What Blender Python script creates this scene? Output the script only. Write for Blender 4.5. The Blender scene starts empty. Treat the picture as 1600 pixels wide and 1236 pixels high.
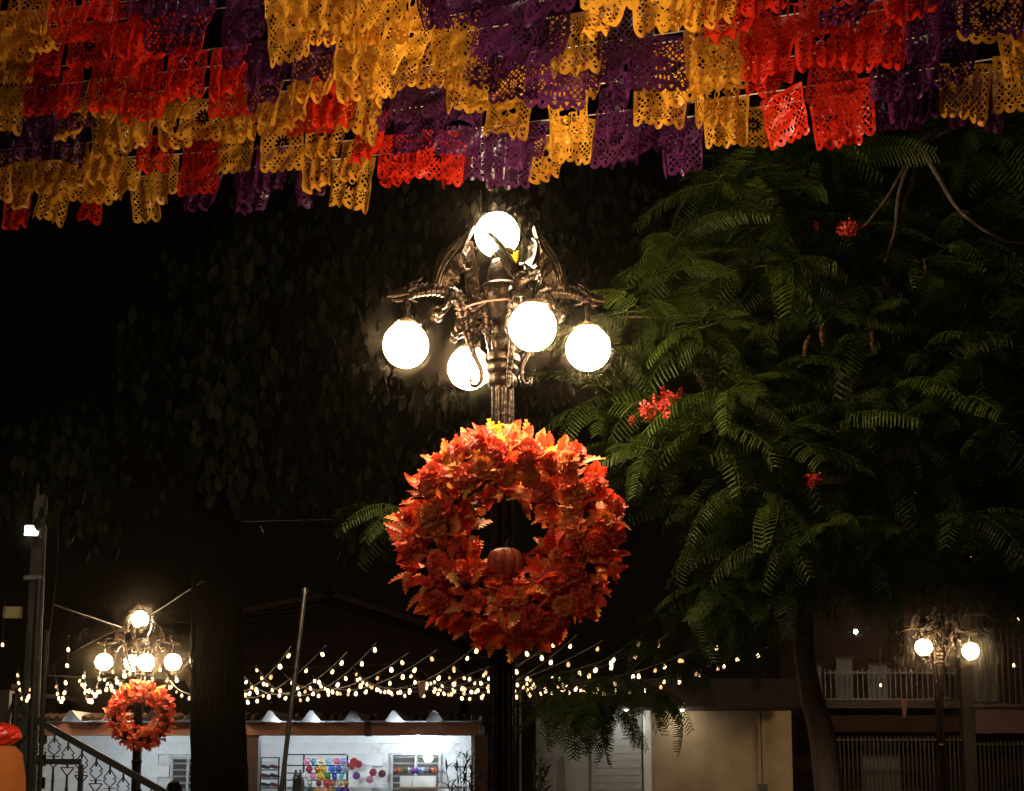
import bpy, bmesh, math, random
import numpy as np
from mathutils import Vector, Matrix, Euler, Quaternion

R = math.radians
random.seed(7)
scene = bpy.context.scene
COL = scene.collection

# ------------------------------------------------------------------ camera
F_PX, PITCH, SHIFT, EYE = 2222.22, R(8.0), 0.1998, 1.6
cam_data = bpy.data.cameras.new('camera')
cam = bpy.data.objects.new('camera', cam_data)
COL.objects.link(cam)
cam_data.lens = 50.0
cam_data.sensor_width = 36.0
cam_data.shift_y = SHIFT
cam_data.clip_start = 0.05
cam_data.clip_end = 800
cam.location = (0, 0, EYE)
cam.rotation_euler = (math.pi / 2 + PITCH, 0, 0)
scene.camera = cam

# ------------------------------------------------------------------ night sky, front fill, exposure
world = bpy.data.worlds.new('World')
scene.world = world
world.use_nodes = True
wn = world.node_tree
sky = wn.nodes.new('ShaderNodeTexSky')
sky.sky_type = 'NISHITA'
sky.sun_disc = False
sky.sun_elevation = R(24)
sky.sun_rotation = R(200)
tint = wn.nodes.new('ShaderNodeMix')          # sodium light of the town in the night sky
tint.data_type = 'RGBA'
tint.blend_type = 'MULTIPLY'
tint.inputs['Factor'].default_value = 1.0
tint.inputs[7].default_value = (1.0, 0.42, 0.16, 1)
wn.links.new(sky.outputs[0], tint.inputs[6])
wn.links.new(tint.outputs[2], wn.nodes['Background'].inputs[0])
wn.nodes['Background'].inputs[1].default_value = 0.0005
sun_d = bpy.data.lights.new('front_fill', 'SUN')  # added warm fill from the front, standing in for unseen plaza lamps
sun_d.energy = 0.38
sun_d.angle = R(12)
sun_d.color = (1.0, 0.86, 0.66)
sun_o = bpy.data.objects.new('front_fill', sun_d)
COL.objects.link(sun_o)
sun_o.rotation_euler = (R(66), 0, R(-20))
scene.view_settings.view_transform = 'Standard'
scene.view_settings.look = 'None'
scene.view_settings.exposure = 0.0
scene.view_settings.gamma = 1.0
scene.view_settings.use_curve_mapping = False
scene.cycles.use_denoising = True
scene.cycles.max_bounces = 5
scene.cycles.diffuse_bounces = 2
scene.cycles.volume_bounces = 0
scene.cycles.adaptive_threshold = 0.05
scene.cycles.light_sampling_threshold = 0.03
scene.cycles.glossy_bounces = 3
scene.cycles.transmission_bounces = 4
scene.cycles.sample_clamp_indirect = 3.0
scene.cycles.caustics_reflective = False
scene.cycles.caustics_refractive = False

GLOBE_L = 200.0      # radiance of the street lamp globes


def W(px, py, d):
    """point of the place at ground distance d that the photograph shows at pixel (px, py)"""
    u = (px - 800) / F_PX
    v = -(py - 618) / F_PX + SHIFT * 1600 / F_PX
    c, s = math.cos(PITCH), math.sin(PITCH)
    t = d / (c - v * s)
    return Vector((u * t, d, EYE + t * (s + v * c)))


# ------------------------------------------------------------------ materials
def pmat(name, c1, c2=None, scale=6.0, rough=0.6, metal=0.0, bump=0.0, bscale=60.0, trans=0.0,
         coat=0.0, rvar=0.0, detail=4.0, stretch=None, objrand=0.0, tcol=None, spec=0.5):
    m = bpy.data.materials.new(name)
    m.use_nodes = True
    nt = m.node_tree
    N, L = nt.nodes, nt.links
    b = N['Principled BSDF']
    b.inputs['Roughness'].default_value = rough
    b.inputs['Metallic'].default_value = metal
    b.inputs['Coat Weight'].default_value = coat
    b.inputs['Coat Roughness'].default_value = 0.12
    b.inputs['Specular IOR Level'].default_value = spec
    tc = N.new('ShaderNodeTexCoord')
    vec = tc.outputs['Object']
    if stretch:
        mp = N.new('ShaderNodeMapping')
        mp.inputs['Scale'].default_value = stretch
        L.new(vec, mp.inputs['Vector'])
        vec = mp.outputs['Vector']
    c2 = c2 or tuple(x * 0.7 for x in c1)
    nz = N.new('ShaderNodeTexNoise')
    nz.inputs['Scale'].default_value = scale
    nz.inputs['Detail'].default_value = detail
    L.new(vec, nz.inputs['Vector'])
    rp = N.new('ShaderNodeValToRGB')
    rp.color_ramp.elements[0].position = 0.35
    rp.color_ramp.elements[1].position = 0.65
    rp.color_ramp.elements[0].color = (*c2, 1)
    rp.color_ramp.elements[1].color = (*c1, 1)
    L.new(nz.outputs['Fac'], rp.inputs['Fac'])
    col = rp.outputs['Color']
    if objrand > 0:
        oi = N.new('ShaderNodeObjectInfo')
        hs = N.new('ShaderNodeHueSaturation')
        mr = N.new('ShaderNodeMapRange')
        mr.inputs['To Min'].default_value = 1 - objrand
        mr.inputs['To Max'].default_value = 1 + objrand
        L.new(oi.outputs['Random'], mr.inputs['Value'])
        L.new(mr.outputs['Result'], hs.inputs['Value'])
        L.new(col, hs.inputs['Color'])
        col = hs.outputs['Color']
    L.new(col, b.inputs['Base Color'])
    if rvar > 0:
        mr2 = N.new('ShaderNodeMapRange')
        mr2.inputs['To Min'].default_value = max(0.05, rough - rvar)
        mr2.inputs['To Max'].default_value = min(1.0, rough + rvar)
        nz2 = N.new('ShaderNodeTexNoise')
        nz2.inputs['Scale'].default_value = scale * 3.1
        L.new(vec, nz2.inputs['Vector'])
        L.new(nz2.outputs['Fac'], mr2.inputs['Value'])
        L.new(mr2.outputs['Result'], b.inputs['Roughness'])
    if bump > 0:
        nb = N.new('ShaderNodeTexNoise')
        nb.inputs['Scale'].default_value = bscale
        nb.inputs['Detail'].default_value = 3
        L.new(vec, nb.inputs['Vector'])
        bp = N.new('ShaderNodeBump')
        bp.inputs['Strength'].default_value = bump
        bp.inputs['Distance'].default_value = 0.02
        L.new(nb.outputs['Fac'], bp.inputs['Height'])
        L.new(bp.outputs['Normal'], b.inputs['Normal'])
    if trans > 0:
        tr = N.new('ShaderNodeBsdfTranslucent')
        if tcol:
            tr.inputs['Color'].default_value = (*tcol, 1)
        else:
            L.new(col, tr.inputs['Color'])
        mx = N.new('ShaderNodeMixShader')
        mx.inputs['Fac'].default_value = trans
        L.new(b.outputs[0], mx.inputs[1])
        L.new(tr.outputs[0], mx.inputs[2])
        L.new(mx.outputs[0], N['Material Output'].inputs['Surface'])
    return m


def emat(name, color, strength, sampling=True):
    m = bpy.data.materials.new(name)
    m.use_nodes = True
    nt = m.node_tree
    for n in list(nt.nodes):
        if n.type == 'BSDF_PRINCIPLED':
            nt.nodes.remove(n)
    e = nt.nodes.new('ShaderNodeEmission')
    e.inputs[0].default_value = (*color, 1)
    e.inputs[1].default_value = strength
    nt.links.new(e.outputs[0], nt.nodes['Material Output'].inputs['Surface'])
    if not sampling:
        m.cycles.emission_sampling = 'NONE'
    return m


M = {}
M['iron'] = pmat('bronzed_iron', (0.016, 0.008, 0.004), (0.008, 0.004, 0.0022), 9, 0.33, 0.88, 0.35, 45, rvar=0.1)
M['globe'] = emat('lit_opal_globe', (1.0, 0.74, 0.43), GLOBE_L)
M['cap'] = pmat('brass_cap', (0.2, 0.11, 0.05), None, 10, 0.35, 0.8)
M['flag_Y'] = pmat('yellow_plastic_paper', (0.68, 0.325, 0.032), (0.60, 0.275, 0.026), 4, 0.20, 0, 0.9, 26, trans=0.52, coat=0.5, objrand=0.12)
M['flag_R'] = pmat('red_plastic_paper', (0.66, 0.026, 0.010), (0.56, 0.017, 0.007), 4, 0.20, 0, 0.9, 26, trans=0.52, coat=0.5, objrand=0.12)
M['flag_P'] = pmat('purple_plastic_paper', (0.070, 0.012, 0.066), (0.048, 0.009, 0.048), 4, 0.18, 0, 0.9, 26, trans=0.40, coat=0.5, objrand=0.12)
M['cord'] = pmat('pale_cord', (0.5, 0.42, 0.3), None, 20, 0.6)
M['leaf_red'] = pmat('red_fabric_leaf', (0.94, 0.085, 0.024), (0.86, 0.055, 0.018), 30, 0.42, 0, 0.3, 120, trans=0.45, objrand=0.2, spec=0.25)
M['leaf_deep'] = pmat('deep_red_fabric_leaf', (0.82, 0.038, 0.02), (0.68, 0.024, 0.014), 30, 0.45, 0, 0.3, 120, trans=0.45, objrand=0.2, spec=0.25)
M['leaf_orange'] = pmat('orange_fabric_leaf', (0.92, 0.22, 0.035), (0.85, 0.13, 0.02), 30, 0.45, 0, 0.3, 120, trans=0.3, objrand=0.15)
M['leaf_amber'] = pmat('amber_fabric_leaf', (0.94, 0.38, 0.085), (0.88, 0.26, 0.05), 30, 0.5, 0, 0.3, 120, trans=0.3, objrand=0.15)
M['leaf_yellow'] = pmat('yellow_fabric_leaf', (0.92, 0.55, 0.03), (0.88, 0.42, 0.02), 30, 0.45, 0, 0.3, 120, trans=0.3)
M['mari_red'] = pmat('red_marigold', (0.94, 0.14, 0.045), (0.80, 0.055, 0.018), 55, 0.5, 0, 0.3, 150, trans=0.25, objrand=0.15)
M['mari_orange'] = pmat('orange_marigold', (0.95, 0.30, 0.06), (0.84, 0.15, 0.03), 55, 0.5, 0, 0.3, 150, trans=0.25, objrand=0.15)
M['ring'] = pmat('dark_twig', (0.10, 0.015, 0.008), None, 20, 0.95, spec=0.0)
M['pumpkin'] = pmat('pumpkin_skin', (0.52, 0.075, 0.025), (0.42, 0.05, 0.018), 14, 0.55, 0, 0.2, 60)
M['stem'] = pmat('dark_stem', (0.05, 0.035, 0.02), None, 20, 0.8)
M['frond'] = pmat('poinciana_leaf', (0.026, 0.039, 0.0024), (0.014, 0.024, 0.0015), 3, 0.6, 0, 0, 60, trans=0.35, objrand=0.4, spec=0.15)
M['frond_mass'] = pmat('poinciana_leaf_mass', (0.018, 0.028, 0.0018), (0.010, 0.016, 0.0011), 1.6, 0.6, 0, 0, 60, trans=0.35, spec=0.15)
M['frond_dry'] = pmat('dry_leaf', (0.13, 0.05, 0.012), (0.08, 0.03, 0.008), 12, 0.7, trans=0.3)
M['bark'] = pmat('grey_bark', (0.075, 0.05, 0.034), (0.04, 0.027, 0.02), 9, 0.85, 0, 0.8, 30, stretch=(1, 1, 0.35))
M['bark_dark'] = pmat('dark_bark', (0.009, 0.006, 0.004), (0.004, 0.003, 0.002), 7, 0.95, 0, 0.9, 18, stretch=(1, 1, 0.3), spec=0.02)
M['petal'] = pmat('red_petal', (0.36, 0.02, 0.012), (0.22, 0.010, 0.006), 20, 0.5, trans=0.3)
M['broad'] = pmat('broad_leaf', (0.015, 0.018, 0.0045), (0.009, 0.011, 0.003), 2.5, 0.6, trans=0.15, spec=0.1)
M['plaza'] = pmat('plaza_paving', (0.22, 0.19, 0.16), (0.15, 0.13, 0.11), 1.2, 0.8, 0, 0.3, 30)
M['white_block'] = pmat('white_painted_block', (0.74, 0.75, 0.76), (0.66, 0.67, 0.68), 5, 0.75, 0, 0.25, 40, objrand=0.04)
M['mortar'] = pmat('painted_mortar', (0.69, 0.70, 0.71), None, 8, 0.85)
M['fascia'] = pmat('terracotta_paint', (0.20, 0.085, 0.052), (0.16, 0.062, 0.04), 5, 0.7, 0, 0.2, 30)
M['maroon'] = pmat('maroon_paint', (0.04, 0.014, 0.011), None, 5, 0.7)
M['tin'] = pmat('galvanised_sheet', (0.30, 0.29, 0.28), (0.2, 0.2, 0.2), 3, 0.6, 0.0, 0.1, 20)
M['dark_steel'] = pmat('black_steel', (0.012, 0.011, 0.010), None, 9, 0.5, 0.0, spec=0.25)
M['steel'] = pmat('worn_steel', (0.14, 0.135, 0.13), (0.08, 0.076, 0.072), 12, 0.35, 0.85, 0.1, 40)
M['louvre'] = pmat('grey_louvre', (0.42, 0.43, 0.44), None, 9, 0.4)
M['void'] = pmat('dark_interior', (0.05, 0.045, 0.04), None, 4, 0.8)
M['glass'] = pmat('dusky_glass', (0.08, 0.085, 0.09), None, 4, 0.12, 0, coat=0.5)
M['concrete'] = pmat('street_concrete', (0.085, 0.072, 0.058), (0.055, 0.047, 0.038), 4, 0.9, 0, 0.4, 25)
M['dim_concrete'] = pmat('dimmed_concrete', (0.03, 0.022, 0.016), (0.02, 0.015, 0.011), 4, 0.9, 0, 0.4, 25, spec=0.05)  # concrete with the dimness of the unlit house put into its colour
M['beige'] = pmat('beige_plaster', (0.33, 0.235, 0.135), (0.24, 0.165, 0.095), 2.5, 0.85, 0, 0.3, 20)
M['grey_wall'] = pmat('grey_plaster', (0.36, 0.35, 0.34), (0.28, 0.275, 0.27), 2.5, 0.8, 0, 0.3, 20)
M['dull_paint'] = pmat('dull_bar_paint', (0.042, 0.033, 0.027), (0.028, 0.022, 0.018), 6, 0.8, spec=0.1)
M['white_paint'] = pmat('white_paint', (0.72, 0.72, 0.70), (0.62, 0.62, 0.60), 6, 0.6)
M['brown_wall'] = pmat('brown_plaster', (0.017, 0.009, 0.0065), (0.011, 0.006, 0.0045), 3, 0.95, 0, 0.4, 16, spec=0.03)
M['tile'] = pmat('clay_tile', (0.032, 0.018, 0.013), (0.02, 0.011, 0.008), 6, 0.9, 0, 0.3, 30, objrand=0.2, spec=0.05)
M['bulb'] = emat('warm_bulb', (1.0, 0.62, 0.28), 4.0, False)
M['bulb_dim'] = emat('warm_bulb_dim', (1.0, 0.56, 0.24), 1.3, False)
M['bulb_hot'] = emat('warm_bulb_hot', (1.0, 0.66, 0.33), 7.0, False)
M['cable'] = pmat('black_cable', (0.012, 0.011, 0.01), None, 9, 0.6)
M['cool_lamp'] = emat('cool_white_lamp', (0.80, 0.92, 1.0), 60.0)
M['tube'] = emat('cool_white_tube', (0.84, 0.94, 1.0), 170.0)
M['spot'] = emat('cool_led_spot', (1.0, 0.96, 0.82), 700.0)
M['flood'] = emat('cool_floodlight', (0.95, 1.0, 0.85), 14.0)
M['orange_cloth'] = pmat('orange_cloth', (0.36, 0.10, 0.008), (0.29, 0.075, 0.006), 3, 0.8, 0, 0.2, 60)
M['red_foil'] = pmat('red_cellophane', (0.72, 0.03, 0.02), (0.55, 0.02, 0.015), 5, 0.22, 0, 0.9, 30, coat=0.6)
M['box_yellow'] = pmat('pale_yellow_box', (0.5, 0.42, 0.2), None, 5, 0.6)
M['hair'] = pmat('dark_hair', (0.008, 0.006, 0.005), None, 30, 0.8, spec=0.1)
M['skin'] = pmat('skin', (0.30, 0.16, 0.1), None, 10, 0.6)
M['shirt'] = pmat('dark_shirt', (0.04, 0.04, 0.05), None, 10, 0.85)
M['pennant'] = pmat('pink_pennant', (0.55, 0.30, 0.22), None, 10, 0.7, trans=0.3)
M['red_cord'] = pmat('red_cord', (0.40, 0.06, 0.03), None, 10, 0.6)
M['wood'] = pmat('worn_wood', (0.35, 0.2, 0.1), None, 8, 0.6)


# ------------------------------------------------------------------ mesh builder
def catmull(P, sub):
    P = [Vector(p) for p in P]
    if len(P) < 3 or sub <= 1:
        return P
    Q = [P[0] * 2 - P[1]] + P + [P[-1] * 2 - P[-2]]
    out = []
    for i in range(1, len(Q) - 2):
        a, b, c, d = Q[i - 1], Q[i], Q[i + 1], Q[i + 2]
        for k in range(sub):
            t = k / sub
            out.append(0.5 * ((2 * b) + (c - a) * t + (2 * a - 5 * b + 4 * c - d) * t * t + (3 * b - a - 3 * c + d) * t ** 3))
    out.append(P[-1])
    return out


class MB:
    def __init__(self):
        self.v, self.f, self.mi, self.cur = [], [], [], 0

    def add(self, verts, faces):
        o = len(self.v)
        self.v.extend([tuple(p) for p in verts])
        for f in faces:
            self.f.append([i + o for i in f])
            self.mi.append(self.cur)
        return self

    def box(self, c, s, rot=None):
        hx, hy, hz = s[0] / 2, s[1] / 2, s[2] / 2
        pts = [Vector((x, y, z)) for x in (-hx, hx) for y in (-hy, hy) for z in (-hz, hz)]
        if rot:
            q = Euler(rot).to_matrix()
            pts = [q @ p for p in pts]
        c = Vector(c)
        return self.add([p + c for p in pts], [(0, 1, 3, 2), (4, 6, 7, 5), (0, 4, 5, 1), (2, 3, 7, 6), (0, 2, 6, 4), (1, 5, 7, 3)])

    def sweep(self, pts, radii, seg=8, sub=4, ridge=0.0, ridge_n=0, flat=1.0):
        P = catmull(pts, sub)
        n = len(P)
        if isinstance(radii, (int, float)):
            radii = [radii] * 2
        xs = np.linspace(0, 1, len(radii))
        rr = np.interp(np.linspace(0, 1, n), xs, radii)
        up = None
        verts, faces = [], []
        for i in range(n):
            t = (P[min(i + 1, n - 1)] - P[max(i - 1, 0)])
            if t.length < 1e-9:
                t = Vector((0, 0, 1))
            t.normalize()
            if up is None:
                a = Vector((0, 1, 0)) if abs(t.y) < 0.9 else Vector((1, 0, 0))
                up = (a - t * a.dot(t)).normalized()
            else:
                up = (up - t * up.dot(t))
                up = up.normalized() if up.length > 1e-6 else t.orthogonal().normalized()
            sd = t.cross(up)
            r = rr[i]
            if ridge_n:
                r *= 1 + ridge * (((i / (n - 1) * ridge_n) % 1.0) - 0.5)
            for k in range(seg):
                a = 2 * math.pi * k / seg
                verts.append(P[i] + (up * math.cos(a) * flat + sd * math.sin(a)) * r)
        for i in range(n - 1):
            for k in range(seg):
                k2 = (k + 1) % seg
                faces.append((i * seg + k, i * seg + k2, (i + 1) * seg + k2, (i + 1) * seg + k))
        faces.append(tuple(range(seg))[::-1])
        faces.append(tuple((n - 1) * seg + k for k in range(seg)))
        return self.add(verts, faces)

    def lathe(self, prof, seg=24, c=(0, 0, 0), flute=0.0, nfl=10, axis='z'):
        verts, faces = [], []
        cx, cy, cz = c
        for r, z in prof:
            for k in range(seg):
                a = 2 * math.pi * k / seg
                q = r * (1 - flute * (1 - abs(math.cos(a * nfl / 2)))) if flute else r
                if axis == 'z':
                    verts.append((cx + q * math.cos(a), cy + q * math.sin(a), cz + z))
                else:
                    verts.append((cx + q * math.cos(a), cy - z, cz + q * math.sin(a)))
        n = len(prof)
        for i in range(n - 1):
            for k in range(seg):
                k2 = (k + 1) % seg
                faces.append((i * seg + k, i * seg + k2, (i + 1) * seg + k2, (i + 1) * seg + k))
        faces.append(tuple(range(seg))[::-1])
        faces.append(tuple((n - 1) * seg + k for k in range(seg)))
        return self.add(verts, faces)

    def ball(self, c, r, seg=12, rings=8, sz=1.0):
        prof = []
        for i in range(rings + 1):
            a = -math.pi / 2 + math.pi * i / rings
            prof.append((max(r * math.cos(a), r * 0.02), r * sz * math.sin(a)))
        return self.lathe(prof, seg, c)

    def mesh(self, name, mats, origin=(0, 0, 0), smooth=True):
        me = bpy.data.meshes.new(name)
        ox, oy, oz = origin
        me.from_pydata([(a - ox, b - oy, c - oz) for a, b, c in self.v], [], self.f)
        if not isinstance(mats, (list, tuple)):
            mats = [mats]
        for m in mats:
            me.materials.append(m)
        me.polygons.foreach_set('material_index', self.mi)
        if smooth:
            me.polygons.foreach_set('use_smooth', [True] * len(me.polygons))
            try:
                me.set_sharp_from_angle(angle=R(38))
            except Exception:
                pass
        me.update()
        return me

    def build(self, name, mats, parent=None, smooth=True, world=True):
        org = ORIGIN.get(parent.name, Vector((0, 0, 0))) if (parent and world) else Vector((0, 0, 0))
        me = self.mesh(name, mats, org, smooth)
        return link(name, me, parent)


ORIGIN = {}


def link(name, me, parent=None, loc=None, rot=None, scale=None):
    o = bpy.data.objects.new(name, me)
    COL.objects.link(o)
    if parent is not None:
        o.parent = parent
        ORIGIN[o.name] = ORIGIN.get(parent.name, Vector((0, 0, 0)))
    if loc is not None:
        o.location = Vector(loc) - (ORIGIN.get(parent.name, Vector((0, 0, 0))) if parent else Vector((0, 0, 0)))
    if rot is not None:
        o.rotation_mode = 'QUATERNION' if isinstance(rot, Quaternion) else 'XYZ'
        if isinstance(rot, Quaternion):
            o.rotation_quaternion = rot
        else:
            o.rotation_euler = rot
    if scale is not None:
        o.scale = (scale, scale, scale) if isinstance(scale, (int, float)) else scale
    return o


def tag(o, label=None, cat=None, group=None, kind=None):
    if label:
        o['label'] = label
    if cat:
        o['category'] = cat
    if group:
        o['group'] = group
    if kind:
        o['kind'] = kind
    return o


def thing(name, label, cat, loc, group=None):
    o = bpy.data.objects.new(name, None)
    COL.objects.link(o)
    o.empty_display_size = 0.1
    o.location = loc
    ORIGIN[o.name] = Vector(loc)
    return tag(o, label, cat, group)


def copy_tree(o, parent=None, skip=lambda x: False):
    c = o.copy()
    COL.objects.link(c)
    c.parent = parent
    for ch in list(o.children):
        if not skip(ch):
            copy_tree(ch, c, skip)
    return c


def simple_box(name, c, s, mat, label, cat, group=None, rot=None):
    o = MB().box((0, 0, 0), s).build(name, mat, smooth=False)
    o.location = c
    if rot:
        o.rotation_euler = rot
    return tag(o, label, cat, group)


# ================================================================== THE SETTING
g = MB()
g.add([(-120, -60, 0), (120, -60, 0), (120, 160, 0), (-120, 160, 0)], [(0, 1, 2, 3)])
tag(g.build('ground', M['plaza'], smooth=False), 'paved plaza ground', None, None, 'structure')

# ------------------------------------------------------------------ market building with the lit stall
BW = lambda px, d=22.0: W(px, 1140, d).x
BZ = lambda py, d=22.0: W(600, py, d).z
mk = thing('market_building', 'long low market building with terracotta beam and brightly lit open stall', 'building', (BW(420), 22.0, 0))
xL, xR = BW(20), BW(748)
zb0, zb1 = BZ(1149), BZ(1129)
xj0, xj1 = BW(570), BW(581)
MB().box(((xL + xj0) / 2, 22, (zb0 + zb1) / 2), (xj0 - xL, 0.25, zb1 - zb0)).build('beam', M['fascia'], mk, False)
MB().box(((xj1 + xR) / 2, 22, (zb0 + zb1) / 2), (xR - xj1, 0.25, zb1 - zb0)).build('beam', M['fascia'], mk, False)
MB().box(((xj0 + xj1) / 2, 22, (zb0 + zb1) / 2), (xj1 - xj0 - 0.004, 0.27, zb1 - zb0 + 0.02)).build('beam_joint', M['maroon'], mk, False)
for px in (396, 752):
    MB().box((BW(px), 22.02, zb0 / 2), (0.2, 0.24, zb0 - 0.004)).build('pillar', M['maroon'], mk, False)
MB().box((BW(743), 24, 1.45), (0.15, 3.6, 2.9)).build('side_wall', M['white_block'], mk, False)
# painted block wall at the back of the stalls
yb = 25.5
wall = MB().box(((xL - 0.6 + BW(745, yb)) / 2, yb + 0.1, 1.4), (BW(745, yb) - xL + 0.6, 0.16, 2.8)).build('back_wall', M['mortar'], mk, False)
bm = MB().box((0, 0, 0), (0.397, 0.05, 0.197)).mesh('block', M['white_block'], smooth=False)
wx0, wx1 = xL - 0.6, BW(742, yb)
wins = [(W(612, 1236, yb).x, W(687, 1236, yb).x, 0.9, W(612, 1178, yb).z), (W(268, 1236, yb).x, W(318, 1236, yb).x, 0.9, W(268, 1184, yb).z)]
nb = 0
for r in range(3, 14):
    z = r * 0.2 + 0.1
    x = wx0 + (0.2 if r % 2 else 0.0)
    while x < wx1:
        if not any(a - 0.2 < x < b + 0.2 and lo - 0.1 < z < hi + 0.1 for a, b, lo, hi in wins) and nb < 300:
            link('block', bm, wall, (x, yb + 0.006, z))
            nb += 1
        x += 0.4
for a, b, lo, hi in wins:
    wn_ = MB().box(((a + b) / 2, yb + 0.01, (lo + hi) / 2), (b - a, 0.02, hi - lo)).build('window', M['void'], mk, False)
    fr = MB()
    for xx in (a, (a + b) / 2, b):
        fr.box((xx, yb - 0.02, (lo + hi) / 2), (0.045, 0.06, hi - lo + 0.05))
    for zz in (lo, hi):
        fr.box(((a + b) / 2, yb - 0.021, zz), (b - a - 0.046, 0.056, 0.05))
    fr.build('frame', M['louvre'], wn_, False)
    sl = MB().box((0, 0, 0), (b - a - 0.05, 0.008, 0.03), (R(35), 0, 0)).mesh('slat', M['louvre'], smooth=False)
    zz = lo + 0.08
    while zz < hi - 0.05:
        link('slat', sl, wn_, ((a + b) / 2, yb - 0.012, zz))
        zz += 0.115
# folded sheet roof whose ridges stand open above the beam
rf = MB()
prof = []
xs = [BW(px) for px in (118, 182, 244, 306, 365, 426, 489, 553, 617, 679)]
prof.append((xL - 0.3, 0))
for x in xs:
    prof += [(x - 0.13, 0), (x - 0.02, 0.155), (x + 0.02, 0.155), (x + 0.15, 0)]
prof.append((xR + 0.12, 0))
for yy, dz in ((21.72, 0.014), (26.2, 0.12)):
    for x, z in prof:
        rf.v.append((x, yy, zb1 + z + dz))
n = len(prof)
for i in range(n - 1):
    rf.f.append([i, i + 1, n + i + 1, n + i]); rf.mi.append(0)
roof = rf.build('roof', M['tin'], mk, False)
# scalloped ends of old clay tiles lying along the beam
tl = MB()
tl.lathe([(0.04, 0), (0.05, 0.2), (0.055, 0.42)], 10)
tlm = tl.mesh('tile', M['tile'])
x = xL + 0.1
k = 0
while x < xR:
    if all(abs(x - q) > 0.16 for q in xs):
        link('tile', tlm, roof, (x, 21.70, zb1 + 0.052), (R(-83), 0, random.uniform(-.1, .1)))
    x += 0.135
# lamps inside the stalls
tp = W(655, 1150, 24.9)
tb = thing('tube_lamp', 'bright cool tube lamp high on the white stall wall', 'lamp', tp)
MB().sweep([tp + Vector((-0.3, 0, 0)), tp + Vector((0.3, 0, 0))], 0.022, 10, 1).build('tube', M['tube'], tb)
MB().box(tp + Vector((0, 0.05, 0.05)), (0.68, 0.06, 0.035)).build('fitting', M['white_paint'], tb, False)
for nm, px, lab in (('tube_lamp', 205, 'cool tube lamp under the roof behind the beam, left of thick trunk'), ('tube_lamp', 490, 'cool tube lamp under the roof behind the beam, above the racks')):
    tp = W(px, 1136, 23.6)
    tb = thing(nm, lab, 'lamp', tp)
    MB().sweep([tp + Vector((-0.55, 0, 0)), tp + Vector((0.55, 0, 0))], 0.02, 10, 1).build('tube', M['tube'], tb)
    MB().box(tp + Vector((0, 0.0, 0.05)), (1.2, 0.07, 0.04)).build('fitting', M['white_paint'], tb, False)
pb = W(669, 1184, 24.0)
pl = thing('pendant_lamp', 'round white pendant bulb hanging before the louvred stall window', 'lamp', pb)
MB().ball(pb, 0.075, 16, 10).build('bulb', M['cool_lamp'], pl)
MB().sweep([pb + Vector((0, 0, 0.07)), pb + Vector((0, 0, 0.8))], 0.006, 6, 1).build('cord', M['cable'], pl)

# ------------------------------------------------------------------ stall goods
HUES = {'pink': (0.75, 0.25, 0.40), 'cyan': (0.05, 0.45, 0.60), 'cream': (0.75, 0.55, 0.35), 'pale blue': (0.35, 0.50, 0.60), 'lilac': (0.40, 0.32, 0.70),
        'red': (0.65, 0.05, 0.03), 'crimson': (0.50, 0.02, 0.10), 'orange': (0.80, 0.33, 0.02), 'blue': (0.03, 0.10, 0.50), 'yellow': (0.80, 0.55, 0.03),
        'maroon': (0.15, 0.02, 0.03), 'peach': (0.80, 0.35, 0.22), 'white': (0.75, 0.75, 0.75), 'green': (0.05, 0.30, 0.08), 'purple': (0.25, 0.06, 0.40), 'black': (0.03, 0.03, 0.03)}
for k, c in HUES.items():
    M['h_' + k] = pmat('hue_' + k.replace(' ', '_'), tuple(x * .62 + .02 for x in c), tuple(x * .3 for x in c), 22, 0.8, 0, 0.5, 60)
yr = 24.4
rk = thing('display_rack', 'black metal display rack holding rows of coloured hats', 'rack', (W(495, 1236, yr).x, yr, 0))
for px in (447, 475, 543):
    p = W(px, 1180, yr)
    MB().box((p.x, yr, p.z / 2), (0.03, 0.03, p.z)).build('post', M['dark_steel'], rk, False)
for py in (1179, 1196, 1208, 1219, 1231):
    a, b = W(447, py, yr), W(543, py, yr)
    MB().box(((a.x + b.x) / 2, yr, a.z), (b.x - a.x - 0.034, 0.022, 0.022)).build('bar', M['dark_steel'], rk, False)
hatm = {}


def hat_mesh(c):
    if c not in hatm:
        b = MB()
        b.lathe([(0.02, -0.0), (0.108, 0.004), (0.115, 0.010), (0.085, 0.006), (0.052, 0.008), (0.047, 0.034), (0.036, 0.044), (0.028, 0.036), (0.004, 0.034)], 18, axis='y')
        hatm[c] = b.mesh('hat', M['h_' + c])
    return hatm[c]


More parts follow.
